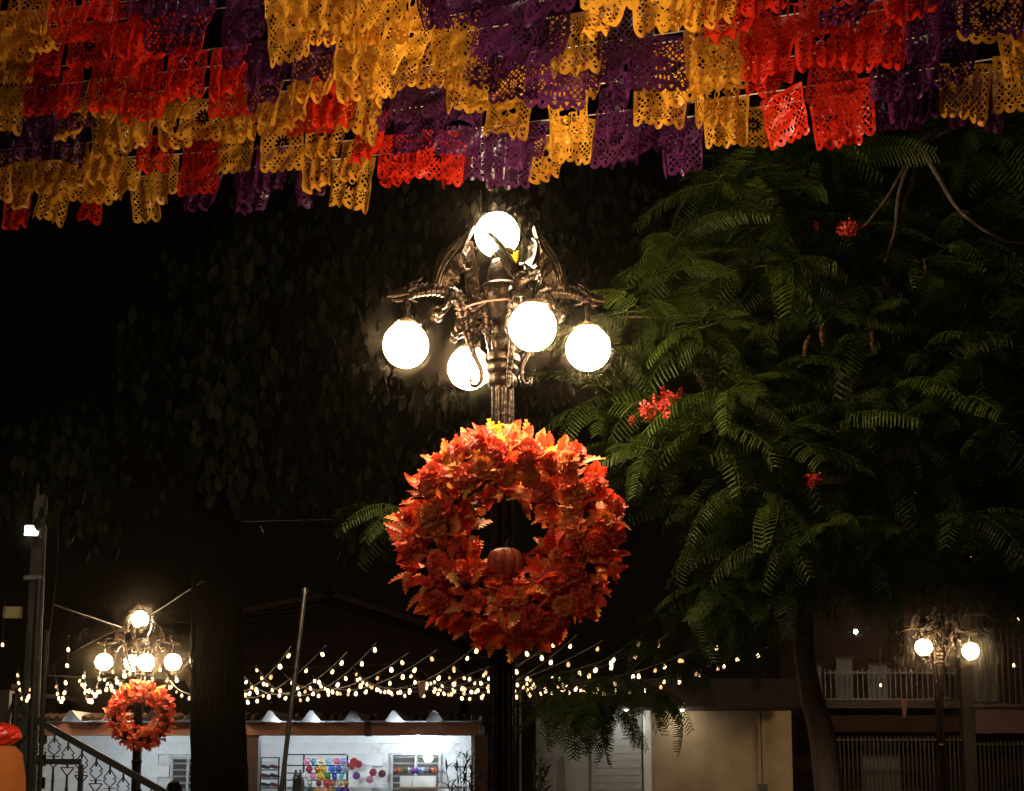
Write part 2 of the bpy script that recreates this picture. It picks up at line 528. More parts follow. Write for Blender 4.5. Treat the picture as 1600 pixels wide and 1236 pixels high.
rows = [(1190, [(480, 'pink'), (490, 'cyan'), (502, 'cream'), (514, 'pale blue'), (526, 'pink'), (537, 'lilac')], 'top'),
        (1202, [(483, 'crimson'), (496, 'orange'), (505, 'yellow'), (519, 'blue'), (529, 'blue'), (540, 'pale blue')], 'second'),
        (1213, [(478, 'white'), (489, 'pink'), (501, 'yellow'), (512, 'green'), (523, 'blue'), (534, 'cyan')], 'third'),
        (1224, [(484, 'white'), (498, 'maroon'), (511, 'red'), (520, 'peach'), (532, 'cream'), (541, 'yellow')], 'fourth'),
        (1235, [(486, 'black'), (496, 'orange'), (506, 'peach'), (517, 'yellow'), (529, 'blue'), (539, 'purple')], 'lowest')]
ORD = ['leftmost', 'second', 'third', 'fourth', 'fifth', 'rightmost']
for py, items, rn in rows:
    for i, (px, c) in enumerate(items):
        o = link('hat', hat_mesh(c), None, W(px, py, yr - 0.06), (R(random.uniform(-25, 25)), 0, R(random.uniform(-40, 40))), random.uniform(0.48, 0.66))
        tag(o, f'{c} round hat, {ORD[i]} in the {rn} row of stall rack', 'hat', 'hats on the stall rack')
for i, (px, py, c) in enumerate([(553, 1190, 'red'), (549, 1197, 'red'), (560, 1194, 'crimson'), (557, 1212, 'purple'), (578, 1218, 'pink'), (583, 1207, 'crimson'), (597, 1209, 'maroon')]):
    lab = ['red cap, upper right of the hat rack', 'small red cap hung just below another red cap', 'crimson cap hung right of the two red caps', 'purple bag-like cap low beside rack', 'pink cap lowest on the bare white wall', 'crimson cap hung midway between rack and window', 'maroon cap hung nearest the louvred window'][i]
    tag(link('cap', hat_mesh(c), None, W(px, py, 25.3), (0, R(random.uniform(-40, 40)), 0), 0.6), lab, 'cap', 'caps hung on the stall wall')
# dark footwear on a low frame at the left end of the stall
lr = thing('wall_frame', 'thin black wall frame holding dark shoes, left end of stall', 'rack', (W(420, 1236, 25.2).x, 25.2, 0))
for px in (408, 436):
    p = W(px, 1183, 25.2)
    MB().box((p.x, 25.2, p.z / 2), (0.025, 0.025, p.z)).build('post', M['dark_steel'], lr, False)
for py in (1184, 1203, 1217, 1231):
    a, b = W(408, py, 25.2), W(436, py, 25.2)
    MB().box(((a.x + b.x) / 2, 25.2, a.z), (b.x - a.x - 0.03, 0.02, 0.02)).build('bar', M['dark_steel'], lr, False)
sh = MB()
sh.sweep([(-0.1, 0, 0.03), (-0.06, 0, 0.05), (0, 0, 0.035), (0.07, 0, 0.028), (0.115, 0, 0.02)], [0.018, 0.04, 0.036, 0.034, 0.012], 10, 4)
sh.lathe([(0.034, 0.05), (0.038, 0.08), (0.03, 0.082)], 12, (-0.055, 0, 0))
shm = [sh.mesh('shoe', M['h_black']), None]
sh2 = MB(); sh2.add(sh.v, sh.f); shm[1] = sh2.mesh('shoe', M['h_maroon'])
for j, (py, rn) in enumerate(((1201, 'upper'), (1215, 'middle'), (1229, 'lower'))):
    for i, px in enumerate((415, 429)):
        tag(link('shoe', shm[(i + j) % 2], None, W(px, py, 25.1), (0, 0, R(-20 + 40 * i)), 0.85),
            f'{["black", "maroon"][(i + j) % 2]} shoe on the {rn} bar of wall frame, {["left", "right"][i]} one', 'shoe', 'shoes on the wall frame')
# ribbon rolls threaded on a rod before the window
rod = thing('ribbon_rod', 'thin rod on brackets carrying a row of ribbon rolls', 'rod', W(650, 1204, 25.1))
a, b = W(616, 1204, 25.1), W(684, 1204, 25.1)
MB().sweep([a, b], 0.012, 8, 1).build('rod', M['steel'], rod)
for q in (a, b):
    MB().box(q + Vector((0, 0.17, 0)), (0.02, 0.36, 0.02)).build('bracket', M['steel'], rod, False)
seq = ['red', 'orange', 'green', 'crimson', 'green', 'white', 'purple', 'purple', 'blue', 'lilac', 'white', 'cyan', 'pink', 'maroon', 'orange', 'red']
names = ['first', 'second', 'third', 'fourth', 'fifth', 'sixth', 'seventh', 'eighth', 'ninth', 'tenth', 'eleventh', 'twelfth', 'thirteenth', 'fourteenth', 'fifteenth', 'last']
rb = {}
for i, c in enumerate(seq):
    if c not in rb:
        q = MB().lathe([(0.015, -0.02), (0.06, -0.02), (0.064, -0.018), (0.05, -0.012), (0.05, 0.012), (0.064, 0.018), (0.06, 0.02), (0.015, 0.02)], 18)
        rb[c] = q.mesh('ribbon_roll', M['h_' + c])
    tag(link('ribbon_roll', rb[c], None, W(620 + i * 4.0, 1204, 25.1), (0, R(90), 0)), f'{c} ribbon roll, {names[i]} from the left on the rod', 'ribbon', 'ribbon rolls on the rod')
cs = thing('display_case', 'white display case below the ribbon rolls', 'case', (W(654, 1236, 24.6).x, 24.6, 0))
a, b = W(626, 1213, 24.6), W(682, 1213, 24.6)
MB().box(((a.x + b.x) / 2, 24.6, a.z / 2), (b.x - a.x, 0.3, a.z)).build('body', M['white_paint'], cs, False)
for i in range(3):
    w = (b.x - a.x) / 3
    MB().box((a.x + w * (i + 0.5), 24.44, a.z - 0.14), (w - 0.02, 0.016, 0.2)).build('panel', M['white_paint'], cs, False)
MB().box(((a.x + b.x) / 2 + 0.3, 24.5, W(640, 1231, 24.6).z), (1.3, 0.5, 0.03)).build('counter', M['wood'], cs, False)
for i, px in enumerate((462, 469)):
    bo = MB().lathe([(0.05, 0), (0.055, 0.02), (0.05, 0.2), (0.055, 0.22), (0.02, 0.32), (0.022, 0.36), (0.004, 0.365)], 16)
    o = bo.build('bottle', M['glass'])
    o.location = W(px, 1226, 23.6)
    o.location.z -= 0.12
    tag(o, ['tall grey bottle standing in front of rack, left one', 'tall grey bottle standing in front of rack, right one'][i], 'bottle', 'bottles before the rack')
st = simple_box('plinth', (W(466, 1236, 23.6).x, 23.6, (W(466, 1226, 23.6).z - 0.12) / 2), (0.3, 0.3, W(466, 1226, 23.6).z - 0.124), M['wood'], 'wooden plinth under two grey bottles in the stall', 'plinth')

# ------------------------------------------------------------------ shop front right of the post
sf = thing('shop_front', 'closed shop front with grey shutter, white pilaster and spotlit beige wall', 'building', (W(1000, 1236, 22).x, 22, 0))
X = lambda px, d=22.0: W(px, 1150, d).x
zaw0, zaw1 = W(1000, 1105, 21.4).z, W(1000, 1062, 21.4).z
MB().box(((X(1020) + X(1245)) / 2, 22.5, (zaw1 - .06) / 2), (X(1245) - X(1020), 0.2, zaw1 - .06)).build('wall', M['beige'], sf, False)
MB().box((X(1014), 22.32, 1.6), (0.10, 0.3, 3.2)).build('pilaster', M['white_paint'], sf, False)
MB().box(((X(812) + X(1008)) / 2, 22.6, (zaw1 - .06) / 2), (X(1008) - X(812), 0.2, zaw1 - .06)).build('wall', M['grey_wall'], sf, False)
shu = MB().box(((X(926) + X(1006)) / 2, 22.46, 1.35), (X(1006) - X(926), 0.03, 2.7)).build('shutter', M['grey_wall'], sf, False)
slm = MB().box((0, 0, 0), (X(1006) - X(926) - 0.01, 0.02, 0.108)).mesh('slat', M['grey_wall'], smooth=False)
for i in range(23):
    link('slat', slm, shu, ((X(926) + X(1006)) / 2, 22.437, 0.08 + i * 0.115))
MB().box(((X(884) + X(922)) / 2, 22.47, 1.15), (X(922) - X(884), 0.05, 2.3)).build('door', M['grey_wall'], sf, False)
MB().box(((X(830) + X(1240)) / 2, 21.75, (zaw0 + zaw1) / 2), (X(1240) - X(830), 1.1, zaw1 - zaw0)).build('canopy', M['maroon'], sf, False)
MB().box(((X(1020) + X(1245)) / 2, 22.385, .55), (X(1245) - X(1020) - .02, .03, 1.1)).build('skirting', M['maroon'], sf, False)
MB().sweep([Vector((X(1196), 22.37, .2)), Vector((X(1196), 22.37, 2.0)), Vector((X(1196), 22.37, zaw0 - .02))], .014, 8, 1).build('conduit', M['concrete'], sf)
MB().box((X(1196), 22.36, 1.75), (.14, .07, .2)).build('meter', M['concrete'], sf, False)
for px in (768, 800, 826):
    MB().box((X(px), 22.1, 1.8), (0.22, 0.25, 3.6)).build('column', M['brown_wall'], sf, False)
for px, lab in ((978, 'tiny cool spotlight under the canopy, above the grey shutter'), (1066, 'tiny cool spotlight under the canopy, washing the beige wall')):
    p = W(px, 1108, 22.05)
    t = thing('spotlight', lab, 'lamp', p, 'canopy spotlights')
    MB().ball(p, 0.03, 12, 8).build('lens', M['spot'], t)
    MB().lathe([(0.02, 0.03), (0.038, 0.032), (0.036, 0.09), (0.01, 0.1)], 14, p).build('housing', M['dark_steel'], t)

# ------------------------------------------------------------------ barred house on the far right
fh = thing('barred_house', 'dark two storey house with white window bars and balcony on far right', 'building', (W(1450, 1236, 24).x, 24, 0))
Xr = lambda px: W(px, 1150, 24).x
Zr = lambda py: W(1450, py, 24).z
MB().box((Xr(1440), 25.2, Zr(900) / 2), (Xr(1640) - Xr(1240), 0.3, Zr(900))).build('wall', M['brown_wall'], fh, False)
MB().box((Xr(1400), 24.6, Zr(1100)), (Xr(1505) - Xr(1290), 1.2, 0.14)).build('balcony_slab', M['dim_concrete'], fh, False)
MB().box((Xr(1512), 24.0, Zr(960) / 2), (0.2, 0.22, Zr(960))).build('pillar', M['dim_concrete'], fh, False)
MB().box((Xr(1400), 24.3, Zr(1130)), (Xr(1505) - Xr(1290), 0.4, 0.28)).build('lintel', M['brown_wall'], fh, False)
MB().box((Xr(1565), 24.15, Zr(1122)), (Xr(1640) - Xr(1524), 0.1, 0.5)).build('awning', M['maroon'], fh, False)
for x0, x1, y0, y1, step, nm in ((1290, 1503, 1150, 1240, 6.6, 'window_grille'), (1522, 1640, 1157, 1240, 6.6, 'window_grille'), (1522, 1640, 955, 1104, 9.5, 'balcony_grille'), (1290, 1500, 1045, 1094, 8.5, 'balcony_railing')):
    gr = MB()
    for py in (y0 + 6, min(y1, 1238) - 1):
        gr.box(((Xr(x0) + Xr(x1)) / 2, 23.98, Zr(py)), (Xr(x1) - Xr(x0), 0.03, 0.03))
    go = gr.build(nm, M['dull_paint'] if nm != 'balcony_railing' else M['dark_steel'], fh, False)
    barm = MB().box((0, 0, 0), (0.018, 0.018, Zr(y0) - Zr(y1))).mesh('bar', M['dull_paint'] if nm != 'balcony_railing' else M['dark_steel'], smooth=False)
    px = x0 + 2
    while px < min(x1, 1612):
        link('bar', barm, go, (Xr(px), 24.005, (Zr(y0) + Zr(y1)) / 2))
        px += step
for px, py, w, h in ((1290, 1062, 34, 60), (1345, 1055, 26, 70), (1400, 1060, 30, 60), (1400, 1200, 60, 90), (1570, 1030, 50, 120)):
    a = Zr(py)
    wv = MB().box((Xr(px), 25.03, a), (w * 0.0108, 0.03, h * 0.0108)).build('window', M['void'], fh, False)
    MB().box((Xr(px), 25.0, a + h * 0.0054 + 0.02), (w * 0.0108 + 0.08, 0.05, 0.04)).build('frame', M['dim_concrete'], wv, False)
p = W(1337, 987, 24.5)
t = thing('porch_lamp', 'tiny cool porch lamp glowing behind the flame tree, on barred house', 'lamp', p)
MB().ball(p, 0.035, 10, 8).build('bulb', M['cool_lamp'], t)
MB().box(p + Vector((0, 0.25, 0.05)), (0.05, 0.45, 0.04)).build('bracket', M['dark_steel'], t, False)

# ------------------------------------------------------------------ dark gabled house behind the market
gh = thing('gabled_house', 'unlit house with low gabled tile roof behind the market', 'building', (W(500, 1236, 32).x, 32, 0))
a, b, ap = W(340, 968, 32), W(720, 1010, 32), W(520, 932, 32)
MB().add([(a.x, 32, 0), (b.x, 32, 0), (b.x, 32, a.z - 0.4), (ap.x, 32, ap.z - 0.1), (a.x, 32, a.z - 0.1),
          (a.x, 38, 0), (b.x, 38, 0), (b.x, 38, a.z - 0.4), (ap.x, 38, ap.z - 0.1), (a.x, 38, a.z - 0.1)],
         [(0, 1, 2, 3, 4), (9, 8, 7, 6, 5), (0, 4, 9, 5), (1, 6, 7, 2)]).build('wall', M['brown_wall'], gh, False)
rfo = MB()
for p0, p1 in ((a, ap), (ap, Vector((b.x, 32, a.z - 0.4)))):
    dv = (Vector((p1.x, 0, p1.z)) - Vector((p0.x, 0, p0.z)))
    ln = dv.length
    ang = math.atan2(dv.z, dv.x)
    rfo.box(((p0.x + p1.x) / 2, 34.8, (p0.z + p1.z) / 2), (ln + 0.3, 6.6, 0.12), (0, -ang, 0))
rfo.build('roof', M['tile'], gh, False)
for k in range(3):
    MB().sweep([Vector((a.x + 0.2, 31.42, a.z - 0.12 - k * 0.1)), Vector((ap.x, 31.42, ap.z - 0.12 - k * 0.1))], 0.03, 6, 1).build('purlin', M['brown_wall'], gh)

# ------------------------------------------------------------------ left wall, pole, posts, stair rail
lw = thing('plaster_wall', 'pale plaster wall end at the left edge behind stair rail', 'wall', (W(0, 1236, 20).x, 20, 0))
a = W(19, 1078, 20)
MB().box((a.x - 1.5, 20, a.z / 2), (3.0, 0.2, a.z)).build('wall', M['concrete'], lw, False)
MB().box((a.x - 1.5, 20, a.z + 0.04), (3.06, 0.26, 0.076)).build('coping', M['brown_wall'], lw, False)
bh = thing('brown_house', 'dim brown house wall behind the concrete utility pole', 'building', (W(50, 1236, 27).x, 27, 0))
a, b = W(28, 985, 27), W(92, 985, 27)
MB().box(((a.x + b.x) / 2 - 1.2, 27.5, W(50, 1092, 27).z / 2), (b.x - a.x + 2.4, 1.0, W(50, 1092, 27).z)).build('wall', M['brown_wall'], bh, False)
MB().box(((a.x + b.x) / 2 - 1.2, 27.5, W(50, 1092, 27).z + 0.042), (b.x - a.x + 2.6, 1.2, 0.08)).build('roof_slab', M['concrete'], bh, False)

up = W(42, 1236, 18)
pole = thing('utility_pole', 'tall concrete utility pole carrying the floodlight at far left', 'pole', (up.x, 18, 0))
ztop = W(42, 760, 18).z
MB().lathe([(0.13, 0), (0.085, ztop)], 16, (up.x, 18, 0)).build('shaft', M['concrete'], pole)
MB().box((up.x, 17.86, W(40, 905, 18).z), (0.24, 0.03, 0.05)).build('band', M['steel'], pole, False)
fp = W(49, 829, 17.7)
fl = thing('floodlight', 'square cool floodlight shining high on the utility pole', 'lamp', fp)
for dz in (-0.034, 0.034):
    MB().box(fp + Vector((0, 0, dz)), (0.16, 0.02, 0.056), (R(-20), 0, 0)).build('lens', M['flood'], fl, False)
MB().box(fp + Vector((0, 0.06, 0.0)), (0.2, 0.07, 0.16), (R(-20), 0, 0)).build('housing', M['dark_steel'], fl, False)
MB().box(fp + Vector((0, 0.16, 0.02)), (0.05, 0.2, 0.05)).build('bracket', M['dark_steel'], fl, False)
bp_ = W(20, 957, 17.8)
simple_box('meter_box', bp_, (0.21, 0.1, 0.14), M['box_yellow'], 'pale yellow box fixed left of the utility pole', 'box')
ph = thing('post_pair', 'two slim dark steel posts standing together beside the stair rail', 'post', (W(66, 1236, 12).x, 12, 0))
for px in (61, 73):
    p = W(px, 905 if px == 61 else 985, 12)
    MB().sweep([Vector((p.x, 12, 0)), Vector((p.x, 12, p.z))], 0.03 if px == 61 else 0.018, 12, 1).build('post', M['dark_steel'], ph)
MB().box((W(67, 1100, 12).x, 12, 1.2), (0.08, 0.02, 0.03)).build('tie', M['dark_steel'], ph, False)


def wire(name, pts, r, mat, label, cat='cable', group=None):
    b = MB().sweep(pts, r, 6, 8)
    return tag(b.build(name, mat), label, cat, group)


wire('cable', [W(92, 800, 17), W(88, 900, 17), W(78, 985, 17), W(74, 1040, 17)], 0.006, M['cable'], 'loose cable hanging down right of the floodlight pole')
wire('cable', [W(85, 945, 17), W(130, 960, 18), W(190, 980, 20)], 0.006, M['cable'], 'cable sloping from pole down to the far left lamp')
wire('cable', [W(318, 908, 14), W(290, 925, 16), W(235, 960, 19), W(130, 1010, 20), W(75, 1045, 20)], 0.006, M['cable'], 'cable running from thick trunk past the far left lamp')
wire('cable', [W(74, 1056, 15), W(180, 1060, 18), W(300, 1063, 20)], 0.008, M['cable'], 'straight cable behind the left bulb strands')
wire('cable', [W(380, 1042, 15), W(560, 1040, 16), W(760, 1026, 17)], 0.008, M['cable'], 'long straight cable crossing the bulb strands right of trunk')
wire('cable', [W(380, 815, 22), W(520, 812, 22), W(640, 815, 22)], 0.006, M['cable'], 'faint cable high in the dark left of wreath')

# stair rail with wrought balusters
d_r = 12.0
rl = thing('stair_railing', 'black wrought iron stair railing sloping down at lower left', 'railing', (W(140, 1236, d_r).x, d_r, 0))
ra, rb_ = W(24, 1106, d_r), W(330, 1280, d_r)
slope = (rb_.z - ra.z) / (rb_.x - ra.x)
MB().box(((ra.x + rb_.x) / 2, d_r, (ra.z + rb_.z) / 2), ((rb_ - ra).length, 0.05, 0.055), (0, -math.atan2(rb_.z - ra.z, rb_.x - ra.x), 0)).build('handrail', M['dark_steel'], rl, False)
bal = MB()
h0 = 0.95
s = 0.0054
bal.sweep([(0, 0, -h0), (0, 0, -0.36)], 0.011, 6, 1)
bal.sweep([(0, 0, -0.03), (0, 0, -0.1)], 0.009, 6, 1)
for sx in (-1, 1):
    bal.sweep([(0, 0, -0.055), (sx * 0.045, 0, -0.115), (sx * 0.052, 0, -0.125), (sx * 0.03, 0, -0.135), (sx * 0.05, 0, -0.15), (sx * 0.045, 0, -0.165), (0, 0, -0.205)], 0.005, 5, 2)
    bal.sweep([(sx * 0.055, 0, -0.242), (sx * 0.03, 0, -0.275), (0, 0, -0.31)], 0.006, 5, 2)
bal.sweep([(-0.055, 0, -0.242), (0.055, 0, -0.242)], 0.005, 5, 1)
bal.sweep([(-0.05, 0, -0.214), (0.05, 0, -0.214)], 0.004, 5, 1)
bal.sweep([(0, 0, -0.2), (0, 0, -0.24)], 0.009, 6, 1)
bal.sweep([(0, 0, -0.3), (0, 0, -0.37)], 0.009, 6, 1)
bal.ball((0, 0, -0.42), 0.016, 8, 6)
balm = bal.mesh('baluster', M['dark_steel'])
for px in (62, 84, 106, 128, 151, 173, 194, 216, 238, 260):
    x = W(px, 1180, d_r).x
    link('baluster', balm, rl, (x, d_r, ra.z + slope * (x - ra.x) - 0.005))
MB().sweep([Vector((ra.x, d_r, 0)), Vector((ra.x, d_r, ra.z + 0.12))], 0.03, 10, 1).build('newel_post', M['dark_steel'], rl)
sc = MB()
cx, cz = ra.x + 0.05, ra.z - 0.12
sc.sweep([Vector((cx + 0.13 * math.cos(t) * (1 - t / 14), d_r, cz + 0.26 * math.sin(t) * (1 - t / 14))) for t in np.linspace(1.2, 9.5, 24)], 0.012, 6, 2)
sc.build('scroll', M['dark_steel'], rl)
gt = thing('steel_gate', 'black steel gate behind the stair railing', 'gate', (W(90, 1236, 16).x, 16, 0))
a, b = W(48, 1190, 16), W(127, 1190, 16)
MB().box(((a.x + b.x) / 2, 16, a.z), (b.x - a.x, 0.05, 0.06)).build('rail', M['dark_steel'], gt, False)
for q in (a, b):
    MB().box((q.x, 16, (a.z - 0.03) / 2), (0.05, 0.048, a.z - 0.034)).build('post', M['dark_steel'], gt, False)

# draped stand with a red cellophane bundle
sp = W(-16, 1236, 9.5)
ds = MB()
ztop = W(-16, 1166, 9.5).z
prof = [(0.30, 0.02), (0.28, 0.5), (0.255, 1.0), (0.225, ztop - 0.22), (0.195, ztop - 0.05), (0.15, ztop), (0.01, ztop + 0.01)]
vs = []
seg = 40
for r, z in prof:
    for k in range(seg):
        a = 2 * math.pi * k / seg
        q = r * (1 + 0.05 * math.sin(a * 7 + 1.3) * min(1, (ztop - z) / ztop * 2))
        vs.append((q * math.cos(a), q * math.sin(a), z))
fs = [(i * seg + k, i * seg + (k + 1) % seg, (i + 1) * seg + (k + 1) % seg, (i + 1) * seg + k) for i in range(len(prof) - 1) for k in range(seg)]
ds.add(vs, fs)
o = ds.build('draped_stand', M['orange_cloth'])
o.location = (sp.x, 9.5, 0)
tag(o, 'stand draped in orange cloth at the lower left corner', 'stand')
fb = MB()
rnd = random.Random(3)
vs, fs = [], []
for i in range(11):
    a = -math.pi / 2 + math.pi * i / 10
    for k in range(20):
        b_ = 2 * math.pi * k / 20
        r = 0.12 * (1 + rnd.uniform(-0.12, 0.12))
        vs.append((r * 1.25 * math.cos(a) * math.cos(b_), r * math.cos(a) * math.sin(b_), r * 0.62 * math.sin(a)))
for i in range(10):
    for k in range(20):
        fs.append((i * 20 + k, i * 20 + (k + 1) % 20, (i + 1) * 20 + (k + 1) % 20, (i + 1) * 20 + k))
fb.add(vs, fs)
o = fb.build('cellophane_bundle', M['red_foil'], smooth=False)
o.location = (W(-4, 1163, 9.45).x, 9.45, ztop + 0.075)
tag(o, 'shiny red cellophane bundle lying on the orange stand', 'bundle')

# person whose dark hair shows at the lower edge
pp = W(272, 1232, 18.5)
H = W(272, 1221, 18.5).z
k = H / 1.75
pt = thing('person', 'person with short dark hair walking before the white stall wall', 'person', (pp.x, 18.5, 0))
bpts = [(0, 0, .95), (0, 0, 1.15), (0, 0, 1.36), (0, 0, 1.47), (0, .01, 1.55), (0, .01, 1.64), (0, .01, 1.70),
        (.18, 0, 1.40), (.23, .02, 1.14), (.22, -.08, .90), (.22, -.12, .80), (-.18, 0, 1.40), (-.23, -.02, 1.14), (-.22, -.10, .90), (-.22, -.14, .80),
        (.10, 0, .88), (.11, -.06, .50), (.11, .02, .08), (.11, -.14, .04), (-.10, 0, .88), (-.11, .05, .50), (-.11, .16, .08), (-.11, 0, .04)]
bed = [(0, 1), (1, 2), (2, 3), (3, 4), (4, 5), (5, 6), (2, 7), (7, 8), (8, 9), (9, 10), (2, 11), (11, 12), (12, 13), (13, 14), (0, 15), (15, 16), (16, 17), (17, 18), (0, 19), (19, 20), (20, 21), (21, 22)]
brd = [.15, .14, .16, .06, .065, .088, .06, .065, .045, .035, .03, .065, .045, .035, .03, .09, .06, .045, .04, .09, .06, .045, .04]
me = bpy.data.meshes.new('body')
me.from_pydata([(x * k, y * k, z * k) for x, y, z in bpts], bed, [])
body = link('body', me, pt)
sm = body.modifiers.new('skin', 'SKIN')
for i, r in enumerate(brd):
    me.skin_vertices[0].data[i].radius = (r * k, r * k * (0.8 if i < 3 else 1))
me.skin_vertices[0].data[0].use_root = True
body.modifiers.new('sub', 'SUBSURF').levels = 2
body.modifiers['sub'].render_levels = 2
me.materials.append(M['shirt'])
hm = MB()
rnd = random.Random(5)
vs, fs = [], []
for i in range(9):
    a = -0.15 + (math.pi / 2 + 0.1) * i / 8
    for kk in range(18):
        b_ = 2 * math.pi * kk / 18
        r = 0.105 * k * (1 + rnd.uniform(-0.07, 0.07))
        vs.append((r * 0.92 * math.cos(a) * math.cos(b_), .01 + r * 1.05 * math.cos(a) * math.sin(b_), 1.645 * k + r * 1.08 * math.sin(a)))
for i in range(8):
    for kk in range(18):
        fs.append((i * 18 + kk, i * 18 + (kk + 1) % 18, (i + 1) * 18 + (kk + 1) % 18, (i + 1) * 18 + kk))
hm.add(vs, fs)
hm.build('hair', M['hair'], pt, world=False)

# leaning steel pole
a, b = W(476, 925, 11.5), W(432, 1300, 11.5)
dirv = (a - b).normalized()
base = a - dirv * (a.z / dirv.z)
lp = MB().sweep([base, a], 0.019, 14, 1)
lp.lathe([(0.028, -0.01), (0.028, 0.03), (0.005, 0.035)], 14, a)
tag(lp.build('leaning_pole', M['steel']), 'leaning bare steel pole right of the thick trunk', 'pole')

# ================================================================== STREET LAMP WITH DRAGON BRACKETS
LD = 7.5
LX = W(785, 700, LD).x
zy = lambda py: W(785, py, LD).z
PX = LD / F_PX        # metres per pixel at the lamp


def wing_mesh(side):
    lead = catmull([(.355, .02, 4.315), (.345, .06, 4.40), (.30, .095, 4.49), (.235, .115, 4.56), (.165, .115, 4.612)], 5)
    trail = catmull([(.25, .012, 4.30), (.235, .03, 4.34), (.21, .05, 4.40), (.185, .075, 4.48), (.165, .115, 4.612)], 5)
    n = len(lead)
    nv = 6
    bmw = bmesh.new()
    grid = []
    for i in range(n):
        t = i / (n - 1)
        sc_ = 0.016 * abs(math.sin(t * math.pi * 3.0)) * (1 - t) ** 0.3
        row = []
        for j in range(nv):
            s_ = j / (nv - 1)
            p = lead[i].lerp(trail[i] + Vector((sc_ * 1.6, 0, sc_)), s_)
            p = p + Vector((0.01, 0.035, 0.015)) * math.sin(s_ * math.pi) * math.sin(min(1, t * 1.3) * math.pi) + Vector((0, 0.006 * math.sin(s_ * 12), 0))
            row.append(bmw.verts.new((p.x, p.y * side, p.z - 4.28)))
        grid.append(row)
    for i in range(n - 1):
        for j in range(nv - 1):
            f = [grid[i][j], grid[i + 1][j], grid[i + 1][j + 1], grid[i][j + 1]]
            try:
                bmw.faces.new(f)
            except ValueError:
                pass
    bmesh.ops.remove_doubles(bmw, verts=bmw.verts, dist=1e-5)
    bmesh.ops.recalc_face_normals(bmw, faces=bmw.faces)
    bmesh.ops.solidify(bmw, geom=list(bmw.faces), thickness=0.006)
    b = MB()
    bmw.verts.ensure_lookup_table()
    b.add([v.co.copy() for v in bmw.verts], [[v.index for v in f.verts] for f in bmw.faces])
    bmw.free()
    lo = lambda p: Vector((p.x, p.y * side, p.z - 4.28))
    b.sweep([lo(p) for p in lead], [.013, .011, .009, .004], 8, 1)
    for s_, e in ((0.25, .9), (0.5, .72), (0.75, .5)):
        pts = []
        for t in np.linspace(0, e, 7):
            i = int(t * (n - 1))
            q = lead[i].lerp(trail[i], s_ * (0.4 + t * 0.7) if s_ * (0.4 + t * 0.7) < 1 else 1)
            pts.append(lo(q + Vector((.006, .034 * math.sin(s_ * math.pi), .012))))
        b.sweep(pts, [.008, .004], 6, 2)
    # spur on the trailing edge
    i = int(0.7 * (n - 1))
    b.sweep([lo(trail[i]), lo(trail[i] + Vector((-.022, .004, .002))), lo(trail[i] + Vector((-.036, .006, .02)))], [.008, .005, .001], 6, 2)
    return b.mesh('wing', M['iron'])


